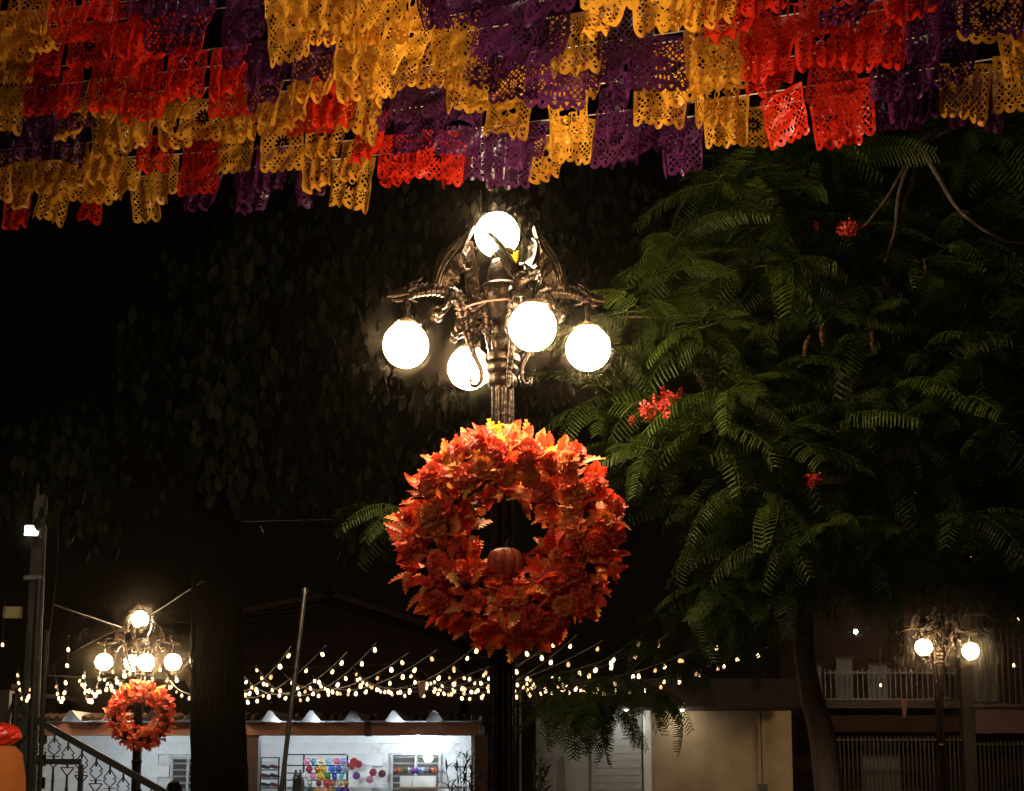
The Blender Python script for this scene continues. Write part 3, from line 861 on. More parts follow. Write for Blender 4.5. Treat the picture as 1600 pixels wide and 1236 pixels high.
def dragon_mesh():
    b = MB()
    Z0 = 4.28
    P = lambda x, z, y=0: Vector((x, y, z - Z0))
    # tail, chest, neck
    b.sweep([P(.150, 3.800), P(.165, 3.815), P(.162, 3.782), P(.135, 3.775), P(.110, 3.81), P(.113, 3.87), P(.142, 3.94), P(.176, 4.03), P(.200, 4.13), P(.208, 4.21),
             P(.232, 4.272), P(.285, 4.300), P(.35, 4.308), P(.42, 4.296), P(.475, 4.280)],
            [.004, .007, .010, .012, .013, .014, .017, .021, .028, .036, .040, .036, .031, .027, .024], 12, 10, 0.30, 34)
    # thorn on the tail
    b.sweep([P(.15, 3.95), P(.175, 3.945), P(.182, 3.965)], [.008, .006, .001], 6, 3)
    b.sweep([P(.125, 3.87), P(.095, 3.865), P(.088, 3.888)], [.008, .006, .001], 6, 3)
    # head: skull, upper jaw, lower jaw
    b.sweep([P(.455, 4.285), P(.485, 4.292), P(.52, 4.287), P(.555, 4.275), P(.585, 4.272), P(.60, 4.262)], [.022, .032, .026, .020, .017, .006], 10, 4, flat=0.85)
    b.sweep([P(.475, 4.270), P(.51, 4.252), P(.55, 4.243), P(.58, 4.248)], [.018, .016, .012, .004], 8, 4)
    for sd in (-1, 1):
        b.ball(P(.508, 4.308, sd * .019), .0085, 8, 6)
        b.ball(P(.588, 4.279, sd * .009), .006, 6, 5)
        b.sweep([P(.495, 4.305, sd * .016), P(.47, 4.335, sd * .03), P(.44, 4.345, sd * .04), P(.415, 4.362, sd * .042)], [.011, .009, .006, .001], 7, 4)   # horns
        b.sweep([P(.485, 4.29, sd * .024), P(.46, 4.30, sd * .05), P(.44, 4.292, sd * .062)], [.012, .009, .001], 6, 4)                              # ears
        b.sweep([P(.48, 4.275, sd * .022), P(.465, 4.262, sd * .045), P(.44, 4.255, sd * .05)], [.009, .007, .001], 6, 4)
        for q in range(3):
            x = .565 - q * .022
            b.sweep([P(x, 4.262, sd * .011), P(x + .002, 4.247, sd * .011)], [.0035, .0006], 5, 1)
    for q in range(9):       # mane of spikes along the neck
        x = .47 - q * .026
        z = 4.300 + .012 * math.sin(q * .5)
        b.sweep([P(x, z), P(x - .012, z + .028), P(x - .032, z + .044 - q * .002)], [.010, .007, .001], 6, 3)
    b.sweep([P(.575, 4.28), P(.585, 4.30), P(.575, 4.318)], [.006, .004, .001], 6, 3)
    # forelegs with clawed balls
    for sd in (-1, 1):
        b.sweep([P(.26, 4.275, sd * .03), P(.285, 4.24, sd * .05), P(.30, 4.205, sd * .048), P(.325, 4.190, sd * .04)], [.022, .018, .013, .011], 8, 4, .2, 6)
        c = P(.335, 4.168, sd * .04)
        b.ball(c, .026, 12, 8)
        for a in (-0.8, 0, 0.8):
            b.sweep([c + Vector((-.01, 0, .026)), c + Vector((.018, .018 * a, .024)), c + Vector((.031, .02 * a, .002)), c + Vector((.024, .018 * a, -.016))], [.008, .007, .006, .001], 6, 3)
        # hind legs gripping the column
        b.sweep([P(.20, 4.15, sd * .02), P(.235, 4.12, sd * .045), P(.215, 4.075, sd * .05), P(.235, 4.055, sd * .045)], [.019, .016, .012, .010], 8, 4, .2, 6)
        c = P(.247, 4.045, sd * .045)
        b.ball(c, .017, 10, 7)
        for a in (-0.7, 0.7):
            b.sweep([c + Vector((0, 0, .016)), c + Vector((.018, .012 * a, .008)), c + Vector((.016, .012 * a, -.012))], [.006, .005, .001], 6, 3)
    # belly plates
    for q in range(8):
        z = 4.24 - q * .026
        x = .236 - q * .0055
        b.sweep([P(x - .01, z, -.022), P(x + .014, z - .006, 0), P(x - .01, z, .022)], [.004, .007, .004], 6, 4)
    # scroll that carries the bracket back to the column
    b.sweep([P(.21, 4.22), P(.16, 4.20), P(.12, 4.23), P(.09, 4.25)], [.02, .016, .016, .018], 8, 4)
    b.sweep([P(.19, 4.08), P(.15, 4.07), P(.125, 4.04), P(.13, 4.0), P(.155, 3.995), P(.162, 4.018), P(.148, 4.028)], [.012, .011, .010, .009, .008, .006, .004], 7, 5)
    # stem under the jaw for the globe
    b.lathe([(.012, 4.275 - Z0), (.014, 4.24 - Z0), (.022, 4.215 - Z0), (.014, 4.19 - Z0), (.016, 4.15 - Z0), (.028, 4.13 - Z0)], 12, (.50, 0, 0))
    return b.mesh('dragon', M['iron'])


GR = 0.1215
lamp = thing('street_lamp', 'large ornate lamp post with dragon brackets and five lit globes behind the big wreath', 'street lamp', (LX, LD, 0), 'dragon lamp posts')
ORIGIN[lamp.name] = Vector((0, 0, 0))
zc = zy(455)
MB().lathe([(.20, 0), (.20, .12), (.17, .16), (.15, .45), (.12, .5), (.085, .6)], 32).build('pedestal', M['iron'], lamp)
MB().lathe([(.080, .6), (.074, 1.2), (.070, 2.2), (.066, 2.9), (.064, zy(598))], 72, flute=0.22, nfl=9).build('shaft', M['iron'], lamp)
MB().lathe([(.066, 2.54), (.076, 2.55), (.080, 2.57), (.076, 2.59), (.066, 2.60)], 32).build('collar', M['iron'], lamp)
cprof = [(.066, 606), (.078, 602), (.084, 596), (.078, 590), (.070, 587), (.084, 583), (.090, 578), (.084, 573), (.070, 571), (.096, 567), (.100, 562), (.096, 557), (.066, 553),
         (.056, 545), (.062, 538), (.062, 533), (.055, 530), (.055, 520), (.062, 517), (.062, 511), (.056, 508), (.056, 500), (.066, 496), (.066, 489), (.060, 486), (.070, 480),
         (.095, 472), (.108, 468), (.118, 462), (.126, 457), (.128, 452), (.120, 449), (.092, 447), (.082, 441), (.086, 434), (.080, 424), (.068, 414), (.060, 408), (.066, 404), (.068, 398), (.05, 396)]
MB().lathe([(r, zy(y)) for r, y in cprof], 40).build('capital', M['iron'], lamp)
MB().lathe([(.05, zy(397)), (.062, zy(396)), (.064, zy(391)), (.055, zy(389))], 28).build('globe_collar', M['cap'], lamp)
gmesh = MB().ball((0, 0, 0), GR, 28, 18).mesh('globe', M['globe'])
link('globe', gmesh, lamp, (-.03, 0, zy(367)))
# leaves round the capital
lf = MB()
for sgn in (1,):
    lv = []
    for i in range(7):
        t = i / 6
        w = .028 * math.sin(math.pi * min(1, .15 + t * .85)) + .002
        rr = .062 + .06 * t ** 1.6 + (.018 * max(0, t - .8) * 5)
        z = .16 * t - .05 * max(0, t - .75) * 4
        lv += [(rr, -w, z - .3 * w), (rr + .010, 0, z), (rr, w, z - .3 * w)]
    lf.add(lv, [(i * 3 + j, i * 3 + j + 1, i * 3 + j + 4, i * 3 + j + 3) for i in range(6) for j in range(2)])
lfm = lf.mesh('capital_leaf', M['iron'])
for k in range(10):
    link('capital_leaf', lfm, lamp, (0, 0, zy(500)), (0, 0, k * 2 * math.pi / 10))
for k in range(14):
    a = k * 2 * math.pi / 14
    link('bead', bpy.data.meshes.get('bead') or MB().ball((0, 0, 0), .012, 8, 6).mesh('bead', M['iron']), lamp, (.122 * math.cos(a), .122 * math.sin(a), zy(463)))
dm, wl, wr = dragon_mesh(), wing_mesh(1), wing_mesh(-1)
capm = MB().lathe([(.03, .028), (.034, .012), (.062, .008), (.066, -.004), (.058, -.006)], 24).mesh('globe_cap', M['cap'])
screwm = MB().sweep([(.058, 0, .002), (.082, 0, .002)], .004, 6, 1).mesh('screw', M['cap'])
# (azimuth of each bracket, measured from the picture; height trim of each)
specs = [(634, 540, -0.06), (733, 568, +0.49), (832, 512, -0.47), (919, 545, +0.05)]
for px, py, dy in specs:
    p = W(px, py, LD + dy)
    ox, oy = p.x - LX, dy
    rr = math.hypot(ox, oy)
    az = math.atan2(oy, ox)
    dz = p.z + GR + 0.02 - (4.13)          # drop of the whole bracket so that globe hangs from it
    dz = max(-0.09, min(0.09, dz - 0.0))
    dg = link('dragon', dm, lamp, (0, 0, 4.28 + dz), (0, 0, az), (rr / .50, 1, 1))
    link('wing', wl, dg); link('wing', wr, dg)
    gz = 4.28 + dz - 0.15 - 0.018 - GR
    go = link('globe', gmesh, lamp, (ox, oy, gz))
    co = link('globe_cap', capm, go, (0, 0, GR - 0.006))
    link('screw', screwm, co, None, (0, 0, az + 1.0))
    link('screw', screwm, co, None, (0, 0, az + 3.1))
main_children = list(lamp.children)

# the same posts further off
far = copy_tree(lamp)
fx = W(217, 1100, 21.2)
far.location = (fx.x, 21.2, W(217, 968, 21.2).z - zy(367))
far.rotation_euler = (0, 0, R(5))
far['label'] = 'small far lamp post with five lit globes above the stair railing'
globes = [o for o in lamp.children if o.name.startswith('globe') and not o.name.startswith('globe_')]
far2 = copy_tree(lamp, skip=lambda o: False)
fx2 = W(1468, 1100, 21.8)
far2.location = (fx2.x, 21.8, W(1468, 1022, 21.8).z - 3.98)
far2.rotation_euler = (0, 0, R(45))
far2['label'] = 'far lamp post with only two lit globes at the right'
bpy.context.view_layer.update()
gs = [o for o in far2.children if o.name.split('.')[0] == 'globe']
gs.sort(key=lambda o: o.matrix_world.translation.y)
for o in gs:
    if o in gs[:2]:
        continue
    if o.location.x ** 2 + o.location.y ** 2 < 0.01 or o in gs[2:]:
        for c in list(o.children_recursive):
            bpy.data.objects.remove(c)
        bpy.data.objects.remove(o)

# little things caught on the main lamp
tie = MB()
z = zy(484)
pts = [Vector((LX + .20 * math.cos(a) * (1.05 if math.cos(a) < 0 else .45), LD + .14 * math.sin(a) - .02, z + .012 * math.cos(a))) for a in np.linspace(R(150), R(400), 16)]
tie.sweep(pts, .004, 6, 3)
tag(tie.build('red_cord', M['red_cord']), 'thin red cord tied round the lamp capital', 'cord')

# ------------------------------------------------------------------ wreath parts
def leaf_frond(L=.15, wd=.045, n=6, curl=.25, fold=.25):
    b = MB()
    wfun = lambda t: wd * (math.sin(math.pi * min(1, .22 + .78 * t)) ** .8) * (1 - .25 * t) + .002
    zf = lambda x, y: -curl * x * x / L + fold * abs(y)
    for sd in (-1, 1):
        for i in range(n):
            t0, t1 = i / n, (i + 1) / n
            x0, x1 = L * t0, L * t1
            w0, w1 = wfun(t0), wfun(t1) if i < n - 1 else .001
            tip = (x0 + (x1 - x0) * 1.05, sd * wfun((t0 + t1) / 2) * 1.1)
            mid = (x0 + (x1 - x0) * .45, sd * wfun((t0 + t1) / 2) * .95)
            pts2 = [(x0, 0), (x1, 0), (x1, sd * w1 * .45), tip, mid, (x0, sd * w0 * .45)]
            vs_ = [(x, y, zf(x, y) + (.004 if q in (3, 4) else 0)) for q, (x, y) in enumerate(pts2)]
            b.add(vs_, [(0, 1, 2, 5), (5, 2, 3, 4)] if sd > 0 else [(5, 2, 1, 0), (4, 3, 2, 5)])
    b.sweep([(-.03, 0, -.005), (0, 0, .001), (L * .5, 0, zf(L * .5, 0) + .001), (L * .97, 0, zf(L * .97, 0) + .001)], [.0022, .0008], 4, 2)
    return b


def leaf_broad(L=.14, curl=.2, fold=.2, seed=0):
    rn = random.Random(seed)
    b = MB()
    lob = [(0, 1.0), (7, .84), (13, .83), (19, .72), (27, .73), (36, .60), (46, .63), (58, .50), (72, .54), (90, .44), (112, .48), (138, .42), (160, .44), (180, .40)]
    ring = []
    for a, r in lob:
        ring.append((a, r))
    full = [(-a, r) for a, r in ring[::-1] if 0 < a < 180] + ring
    pts = [(0, 0, 0)]
    cx = .35 * L
    for a, r in full:
        r *= L * .68 * rn.uniform(.92, 1.08)
        x, y = cx + r * math.cos(R(a)), r * math.sin(R(a))
        pts.append((x, y, -curl * x * x / L + fold * abs(y) * (1 if abs(a) < 90 else .5) + rn.uniform(-.006, .006)))
    pts[0] = (cx, 0, -curl * cx * cx / L - .004)
    m_ = len(full)
    b.add(pts, [(0, 1 + i, 1 + (i + 1) % m_) for i in range(m_)])
    return b


def marigold(r=.06, seed=0):
    rn = random.Random(seed)
    b = MB()
    b.ball((0, 0, r * .45), r * .62, 10, 6)
    for ring_, (pol, cnt, ln) in enumerate([(8, 5, .7), (28, 9, .9), (48, 12, 1.0), (66, 14, 1.05), (84, 16, 1.1), (102, 14, 1.1)]):
        for k in range(cnt):
            az = 2 * math.pi * (k + .5 * (ring_ % 2)) / cnt + rn.uniform(-.12, .12)
            po = R(pol + rn.uniform(-7, 7))
            d = Vector((math.sin(po) * math.cos(az), math.sin(po) * math.sin(az), math.cos(po)))
            t = Vector((-math.sin(az), math.cos(az), 0))
            u_ = d.cross(t).normalized()
            c = Vector((0, 0, r * .45))
            l_ = r * ln * rn.uniform(.88, 1.08)
            wd_ = r * .24
            p0 = c + d * l_ * .5
            p1 = c + d * l_ * .86
            p2 = c + d * l_ + u_ * r * rn.uniform(-.12, .12)
            b.add([p0 - t * wd_ * .4, p0 + t * wd_ * .4, p1 + t * wd_ + u_ * r * .05, p1 - u_ * r * .05, p1 - t * wd_ + u_ * r * .05,
                   p2 + t * wd_ * .8, p2 - u_ * r * .09, p2 - t * wd_ * .8],
                  [(0, 1, 2, 3), (0, 3, 4), (3, 2, 5, 6), (4, 3, 6, 7)])
    return b


LEAFB = [leaf_frond(.135, .040, 6, .15, .2), leaf_frond(.15, .044, 7, .45, .3), leaf_frond(.12, .048, 5, .8, .1), leaf_frond(.14, .036, 7, -.3, .25)]
BROADB = [leaf_broad(.16, .3, .15, 1), leaf_broad(.15, .6, .3, 2), leaf_broad(.17, .1, .25, 3)]
MARIB = [marigold(.052, 1), marigold(.058, 2), marigold(.048, 3)]
LEAF_COL = ['leaf_red', 'leaf_deep', 'leaf_orange', 'leaf_amber', 'leaf_yellow']
_mc = {}


def cmesh(kind, i, mat):
    key = (kind, i, mat)
    if key not in _mc:
        src = {'f': LEAFB, 'b': BROADB, 'm': MARIB}[kind][i]
        _mc[key] = src.mesh('marigold' if kind == 'm' else 'leaf', M[mat], smooth=(kind != 'f'))
    return _mc[key]


def frame_quat(dirv, nrm):
    x = dirv.normalized()
    z = (nrm - x * nrm.dot(x))
    z = z.normalized() if z.length > 1e-5 else x.orthogonal().normalized()
    y = z.cross(x)
    return Matrix((x, y, z)).transposed().to_quaternion()


def wreath_plan(seed, n_leaf, n_fl, Rm=.385, rm=.145):
    """list of (kind, variant, material, position, quaternion, scale) for a wreath in the xz plane facing -y"""
    rn = random.Random(seed)
    out = []
    for i in range(n_leaf):
        phi = rn.uniform(0, 2 * math.pi) if i >= 60 else 2 * math.pi * i / 60 + rn.uniform(-.05, .05)
        rad = Vector((math.cos(phi), 0, math.sin(phi)))
        tan = Vector((-math.sin(phi), 0, math.cos(phi)))
        layer = i / n_leaf
        th = R(rn.uniform(-35, 35)) if i < 60 else R(rn.uniform(-20, 185) if i < n_leaf * .9 else rn.uniform(100, 200))
        n_ = rad * math.cos(th) + Vector((0, -1, 0)) * math.sin(th)
        pos = rad * Rm + n_ * rm * rn.uniform(.55, .98)
        d = n_ * rn.uniform(.25, .6) + rad * rn.uniform(0, .7) * math.cos(th / 2) + tan * rn.uniform(-.8, .8) + Vector((0, 0, .12))
        if i < 60:
            d = rad * 1.0 + tan * rn.uniform(-.5, .5) + Vector((0, -.25, 0))
        nr = Vector((rn.uniform(-.45, .45), -1, rn.uniform(.35, 1.6))) * .8 + n_ * .4
        up = math.sin(phi)
        if layer < .55 and rn.random() < .6:
            kind, vi = 'b', rn.randrange(3)
            mt = rn.choices(LEAF_COL, [.54, .12, .29, .05, .0])[0]
        else:
            kind, vi = 'f', rn.randrange(4)
            mt = rn.choices(LEAF_COL, [.36, .03, .33, .28, .0 + .14 * max(0, up)])[0]
        if layer > .72:      # accent sprays that stand proud of the flowers
            kind, vi = 'f', rn.randrange(4)
            mt = rn.choices(LEAF_COL, [.34, .02, .32, .32, .10 * max(0, up)])[0]
            pos = rad * Rm + n_ * rm * rn.uniform(1.0, 1.28)
        out.append((kind, vi, mt, pos, frame_quat(d, nr), rn.uniform(.55, .9)))
    for i in range(n_fl):
        phi = 2 * math.pi * (i * .6180339) + rn.uniform(-.1, .1)
        rad = Vector((math.cos(phi), 0, math.sin(phi)))
        th = R(rn.uniform(25, 150))
        n_ = rad * math.cos(th) + Vector((0, -1, 0)) * math.sin(th)
        pos = rad * Rm + n_ * rm * rn.uniform(.9, 1.08)
        z = (n_ + Vector((rn.uniform(-.3, .3), -.3, rn.uniform(0, .4)))).normalized()
        out.append(('m', rn.randrange(3), rn.choice(['mari_red', 'mari_red', 'mari_orange']), pos, z.to_track_quat('Z', 'Y'), rn.uniform(.9, 1.25)))
    return out


WD = 7.27
wc = W(798, 838, WD)
wrth = thing('wreath', 'large wreath of red and orange leaves and marigolds hung on the main lamp post', 'wreath', wc, 'autumn wreaths')
rg = MB()
rg.sweep([(.385 * math.cos(a), .02, .385 * math.sin(a)) for a in np.linspace(0, 2 * math.pi, 40)], .085, 14, 1, .25, 30)
rg.build('ring_base', M['ring'], wrth, world=False)
plan = wreath_plan(11, 290, 58)
for kind, vi, mt, pos, q, s_ in plan:
    link('marigold' if kind == 'm' else 'leaf', cmesh(kind, vi, mt), wrth, wc + pos, q, s_)
fill = MB()
fmats = [M[c] for c in LEAF_COL]
for kind, vi, mt, pos_, q, s_ in wreath_plan(57, 330, 0):
    src = {'f': LEAFB, 'b': BROADB}[kind][vi]
    fill.cur = LEAF_COL.index(mt)
    fill.add([q @ (Vector(v) * s_ * .8) + pos_ * .985 for v in src.v], src.f)
fl_ = fill.build('small_leaves', fmats, wrth, smooth=False, world=False)
fl_['kind'] = 'stuff'
# bright yellow sprigs at the top
rn = random.Random(4)
for px, py in ((770, 672), (735, 690), (712, 705), (752, 700), (848, 700), (863, 712), (745, 680), (780, 682)):
    p = W(px, py, WD - .03)
    d = Vector((rn.uniform(-.6, .6), -.2, 1))
    link('leaf', cmesh('f', rn.randrange(4), 'leaf_yellow'), wrth, p - d.normalized() * .06, frame_quat(d, Vector((0, -1, .5))), rn.uniform(.7, 1))

far_w = thing('wreath', 'small red wreath hung on the far left lamp post', 'wreath', W(220, 1117, 20.97), 'autumn wreaths')
fm = MB()
mats = [M[c] for c in LEAF_COL] + [M['mari_red'], M['mari_orange'], M['ring']]
midx = {c: i for i, c in enumerate(LEAF_COL + ['mari_red', 'mari_orange', 'ring'])}
for kind, vi, mt, pos, q, s_ in wreath_plan(23, 380, 40, .36, .125):
    src = {'f': LEAFB, 'b': BROADB, 'm': MARIB}[kind][vi]
    fm.cur = midx[mt]
    if mt in ('leaf_amber', 'leaf_yellow') and random.random() < .8:
        fm.cur = midx['leaf_deep']
    fm.add([q @ (Vector(v) * s_ * .72) + pos * .97 for v in src.v], src.f)
fm.cur = midx['ring']
fm.sweep([(.36 * math.cos(a), .02, .36 * math.sin(a)) for a in np.linspace(0, 2 * math.pi, 40)], .085, 12, 1)
fo = fm.build('leaves', mats, far_w, world=False)
fo['kind'] = 'stuff'

# pumpkin in the wreath
pk = thing('pumpkin', 'small ribbed orange pumpkin sitting inside the bottom of the wreath', 'pumpkin', W(790, 905, WD - .09))
vs, fs = [], []
NS, NR = 80, 16
for i in range(NR + 1):
    a = -math.pi / 2 + math.pi * i / NR
    for k in range(NS):
        b_ = 2 * math.pi * k / NS
        rib = .74 + .26 * abs(math.sin(b_ * 4 + .4)) ** .45
        rr = .098 * math.cos(a) ** .8 * rib if abs(math.cos(a)) > 1e-6 else 0.001
        zz = .088 * math.sin(a) * (1 - .18 * math.cos(a) * 0) - .016 * (1 - math.cos(a)) * (1 if a > 0 else -.5)
        vs.append((rr * math.cos(b_), rr * math.sin(b_), zz + .085))
for i in range(NR):
    for k in range(NS):
        fs.append((i * NS + k, i * NS + (k + 1) % NS, (i + 1) * NS + (k + 1) % NS, (i + 1) * NS + k))
MB().add(vs, fs).build('body', M['pumpkin'], pk, world=False)
MB().sweep([(0, 0, .135), (.004, 0, .175), (.018, 0, .195)], [.016, .011, .013], 8, 4).build('stem', M['stem'], pk, world=False)

# ================================================================== CUT-PAPER GARLANDS
FW, FH = 0.33, 0.31
NX, NY = 62, 58


def flag_field(kind):
    u = np.linspace(0, 16, NX + 1)[None, :].repeat(NY + 1, 0)
    v = np.linspace(0, 15, NY + 1)[:, None].repeat(NX + 1, 1)
    mn, mx = np.minimum, np.maximum

    def ell(cx, cy, rx, ry):
        return (1 - np.sqrt(((u - cx) / rx) ** 2 + ((v - cy) / ry) ** 2)) * min(rx, ry)

    def seg(x0, y0, x1, y1, w):
        dx, dy = x1 - x0, y1 - y0
        t = np.clip(((u - x0) * dx + (v - y0) * dy) / (dx * dx + dy * dy + 1e-9), 0, 1)
        return w - np.hypot(u - x0 - t * dx, v - y0 - t * dy)

    def arc(cx, cy, rad, a0, a1, w):
        a = np.degrees(np.arctan2(v - cy, u - cx)) % 360
        ins = ((a - a0) % 360) < ((a1 - a0) % 360)
        return np.where(ins, w - np.abs(np.hypot(u - cx, v - cy) - rad), -1.0)

    frame = mx(mx(1.0 - u, u - 15.0), mx(1.0 - v, v - 12.4))
    p = 1.75
    lat = mx(0.2 - np.abs(((u + v) / p) % 1 - .5) * p * .7, 0.2 - np.abs(((u - v) / p) % 1 - .5) * p * .7)
    solid = mx(frame, lat)
    holes = np.full_like(u, -9.0)

    def skull(cx, cy, s):
        nonlocal solid, holes
        solid = mx(solid, mx(ell(cx, cy, 2.2 * s, 2.3 * s), ell(cx, cy + 2.0 * s, 1.35 * s, 1.5 * s)))
        for sx in (-.85, .85):
            holes = mx(holes, ell(cx + sx * s, cy + .25 * s, .55 * s, .6 * s))
        holes = mx(holes, ell(cx, cy + 1.2 * s, .28 * s, .4 * s))
        for q in (-.7, -.25, .25, .7):
            holes = mx(holes, seg(cx + q * s, cy + 2.2 * s, cx + q * s, cy + 2.9 * s, .13))

    def flower(cx, cy, s, n=8):
        nonlocal solid, holes
        solid = mx(solid, ell(cx, cy, 1.9 * s, 1.9 * s))
        for k in range(n):
            a = 2 * math.pi * k / n
            holes = mx(holes, seg(cx + .7 * s * math.cos(a), cy + .7 * s * math.sin(a), cx + 1.3 * s * math.cos(a), cy + 1.3 * s * math.sin(a), .2 * s))
        holes = mx(holes, ell(cx, cy, .3 * s, .3 * s))

    if kind == 0:
        skull(4.6, 4.2, 1.0); skull(11.6, 4.2, 1.0); flower(8.1, 9.3, 1.05)
    elif kind == 1:      # oval cartouche with lettering
        solid = mx(solid, ell(8, 7.2, 5.9, 3.3))
        holes = mx(holes, mn(ell(8, 7.2, 5.1, 2.35), 9.0))
        L_ = np.full_like(u, -9.0)
        L_ = mx(L_, mx(seg(4.3, 5.6, 4.3, 9.0, .28), mx(arc(5.0, 5.6, .7, 180, 300, .26), seg(3.7, 7.0, 5.2, 7.0, .22))))       # f
        L_ = mx(L_, mx(arc(6.5, 7.7, .9, 60, 360, .27), seg(5.6, 7.7, 7.4, 7.7, .2)))                                          # e
        for x0 in (8.3, 9.9):
            L_ = mx(L_, mx(seg(x0, 6.4, x0, 9.2, .28), arc(x0 + .75, 7.2, .7, 180, 320, .26)))                                 # r r
        L_ = mx(L_, mx(seg(11.5, 6.3, 11.5, 8.0, .26), mx(arc(12.1, 8.0, .6, 0, 180, .26), seg(12.7, 6.0, 12.7, 8.4, .26))))  # u
        solid = mx(solid, -9.0)
        holes = mn(holes, -L_)
        flower(2.9, 2.9, .75, 6); flower(13.1, 2.9, .75, 6); flower(2.9, 10.9, .7, 6); flower(13.1, 10.9, .7, 6)
        for q in np.linspace(5.2, 10.8, 6):
            solid = mx(solid, ell(q, 2.9, .55, 1.2))
            holes = mx(holes, seg(q, 2.5, q, 3.3, .16))
    elif kind == 2:      # dancer with wide skirt
        solid = mx(solid, mx(ell(8, 3.6, 1.5, 1.6), mn(mn(v - 5.0, 12.4 - v), (v - 4.0) * .55 - np.abs(u - 8))))
        solid = mx(solid, mx(seg(8, 5.6, 3.6, 7.4, .5), seg(8, 5.6, 12.4, 7.4, .5)))
        for sx in (-.55, .55):
            holes = mx(holes, ell(8 + sx, 3.5, .33, .36))
        holes = mx(holes, seg(7.5, 4.6, 8.5, 4.6, .12))
        for q in range(5):
            holes = mx(holes, ell(5.6 + q * 1.2, 10.9, .32, .6))
        for q in range(3):
            holes = mx(holes, ell(6.9 + q * 1.1, 8.7, .28, .45))
        flower(3.2, 3.1, .8, 6); flower(12.8, 3.1, .8, 6)
    elif kind == 3:      # rosettes
        flower(8, 6.6, 2.0, 12)
        for cx, cy in ((3.1, 3.0), (12.9, 3.0), (3.1, 10.2), (12.9, 10.2)):
            flower(cx, cy, .95, 7)
    elif kind == 4:      # birds and scrolls
        for sx in (-1, 1):
            c = 8 + sx * 3.4
            solid = mx(solid, mx(ell(c, 6.2, 2.3, 1.3), ell(c + sx * 2.0, 5.0, .95, .9)))
            holes = mx(holes, ell(c + sx * 2.2, 4.9, .25, .25))
            solid = mx(solid, seg(c - sx * 1.6, 6.4, c - sx * 3.0, 9.0, .6))
            for q in range(3):
                holes = mx(holes, seg(c - .9 + q * .8, 5.8, c - .7 + q * .8, 6.7, .2))
            solid = mx(solid, arc(c, 10.2, 1.3, 150, 60, .4))
        flower(8, 3.2, 1.0, 8); flower(8, 10.4, .95, 6)
    else:                # one large skull
        skull(8, 5.4, 1.9)
        flower(3.2, 10.3, .9, 7); flower(12.8, 10.3, .9, 7)
        for q in range(5):
            a = R(200 + q * 35)
            solid = mx(solid, ell(8 + 4.6 * math.cos(a), 6.0 + 4.4 * math.sin(a), .8, .8))
            holes = mx(holes, ell(8 + 4.6 * math.cos(a), 6.0 + 4.4 * math.sin(a), .28, .28))
    holes = np.where(frame > -0.15, -9.0, holes)
    t = (u % 3.2) - 1.6
    bottom = 13.0 + 1.75 * np.sqrt(np.clip(1 - (t / 1.62) ** 2, 0, 1)) - v
    for q in range(5):
        cx = 1.6 + 3.2 * q
        holes = mx(holes, mn(.62 - np.abs(u - cx) - (v - 12.9) * .62, mn(v - 12.75, 13.75 - v)))
    edge = mn(u - .08 * np.sin(v * 5), 16 - u - .08 * np.sin(v * 5)) + .02
    outer = mn(bottom, edge)
    return mn(mn(solid, -holes), outer)


def cut_mesh(F):
    verts, faces, idx = [], [], {}

    def vid(key, p):
        if key not in idx:
            idx[key] = len(verts)
            verts.append(p)
        return idx[key]
    ny, nx = F.shape[0] - 1, F.shape[1] - 1
    for j in range(ny):
        for i in range(nx):
            cs_ = [(i, j), (i + 1, j), (i + 1, j + 1), (i, j + 1)]
            f = [F[b, a] for a, b in cs_]
            if max(f) <= 0:
                continue
            poly = []
            for q in range(4):
                a, b = cs_[q], cs_[(q + 1) % 4]
                fa, fb_ = f[q], f[(q + 1) % 4]
                if fa > 0:
                    poly.append(vid(a, (a[0] / nx, a[1] / ny)))
                if (fa > 0) != (fb_ > 0):
                    t = fa / (fa - fb_)
                    e = (min(a, b), max(a, b))
                    poly.append(vid(e, ((a[0] + (b[0] - a[0]) * t) / nx, (a[1] + (b[1] - a[1]) * t) / ny)))
            if len(poly) >= 3:
                faces.append(poly)
    return np.array(verts), faces


FLUT = [dict(A=.010, n=1.2, c=.02, sw=.02, cor=0), dict(A=.026, n=2.1, c=.14, sw=.05, cor=.0), dict(A=.034, n=2.8, c=.28, sw=-.03, cor=.03),
        dict(A=.030, n=1.6, c=.20, sw=.08, cor=.10), dict(A=.018, n=3.3, c=.10, sw=-.06, cor=-.08)]
flag_meshes = {}
for kd in range(6):
    V, Fc = cut_mesh(flag_field(kd))
    for fi, ft in enumerate(FLUT):
        ph = kd * 1.7 + fi
        uu, vv = V[:, 0], V[:, 1]
        grow = vv ** .7
        x = FW * (uu - .5) * (1 - ft['c'] * grow) + .02 * ft['sw'] * 10 * vv ** 2 * .3
        y = ft['A'] * grow * np.sin(2 * np.pi * ft['n'] * uu + ph) + ft['sw'] * vv ** 2 * .6 + .004 * np.sin(9 * uu + 14 * vv + ph)
        z = -FH * vv + ft['cor'] * np.clip(vv - .45, 0, 1) * np.clip(uu - .45, 0, 1) * 2.2
        y = y - ft['cor'] * 1.6 * np.clip(vv - .45, 0, 1) * np.clip(uu - .45, 0, 1)
        for cc in 'YRP':
            me = bpy.data.meshes.new('flag')
            me.from_pydata(np.stack([x, y, z], 1).tolist(), [], Fc)
            me.materials.append(M['flag_' + cc])
            me.polygons.foreach_set('use_smooth', [True] * len(me.polygons))
            flag_meshes[(kd, fi, cc)] = me

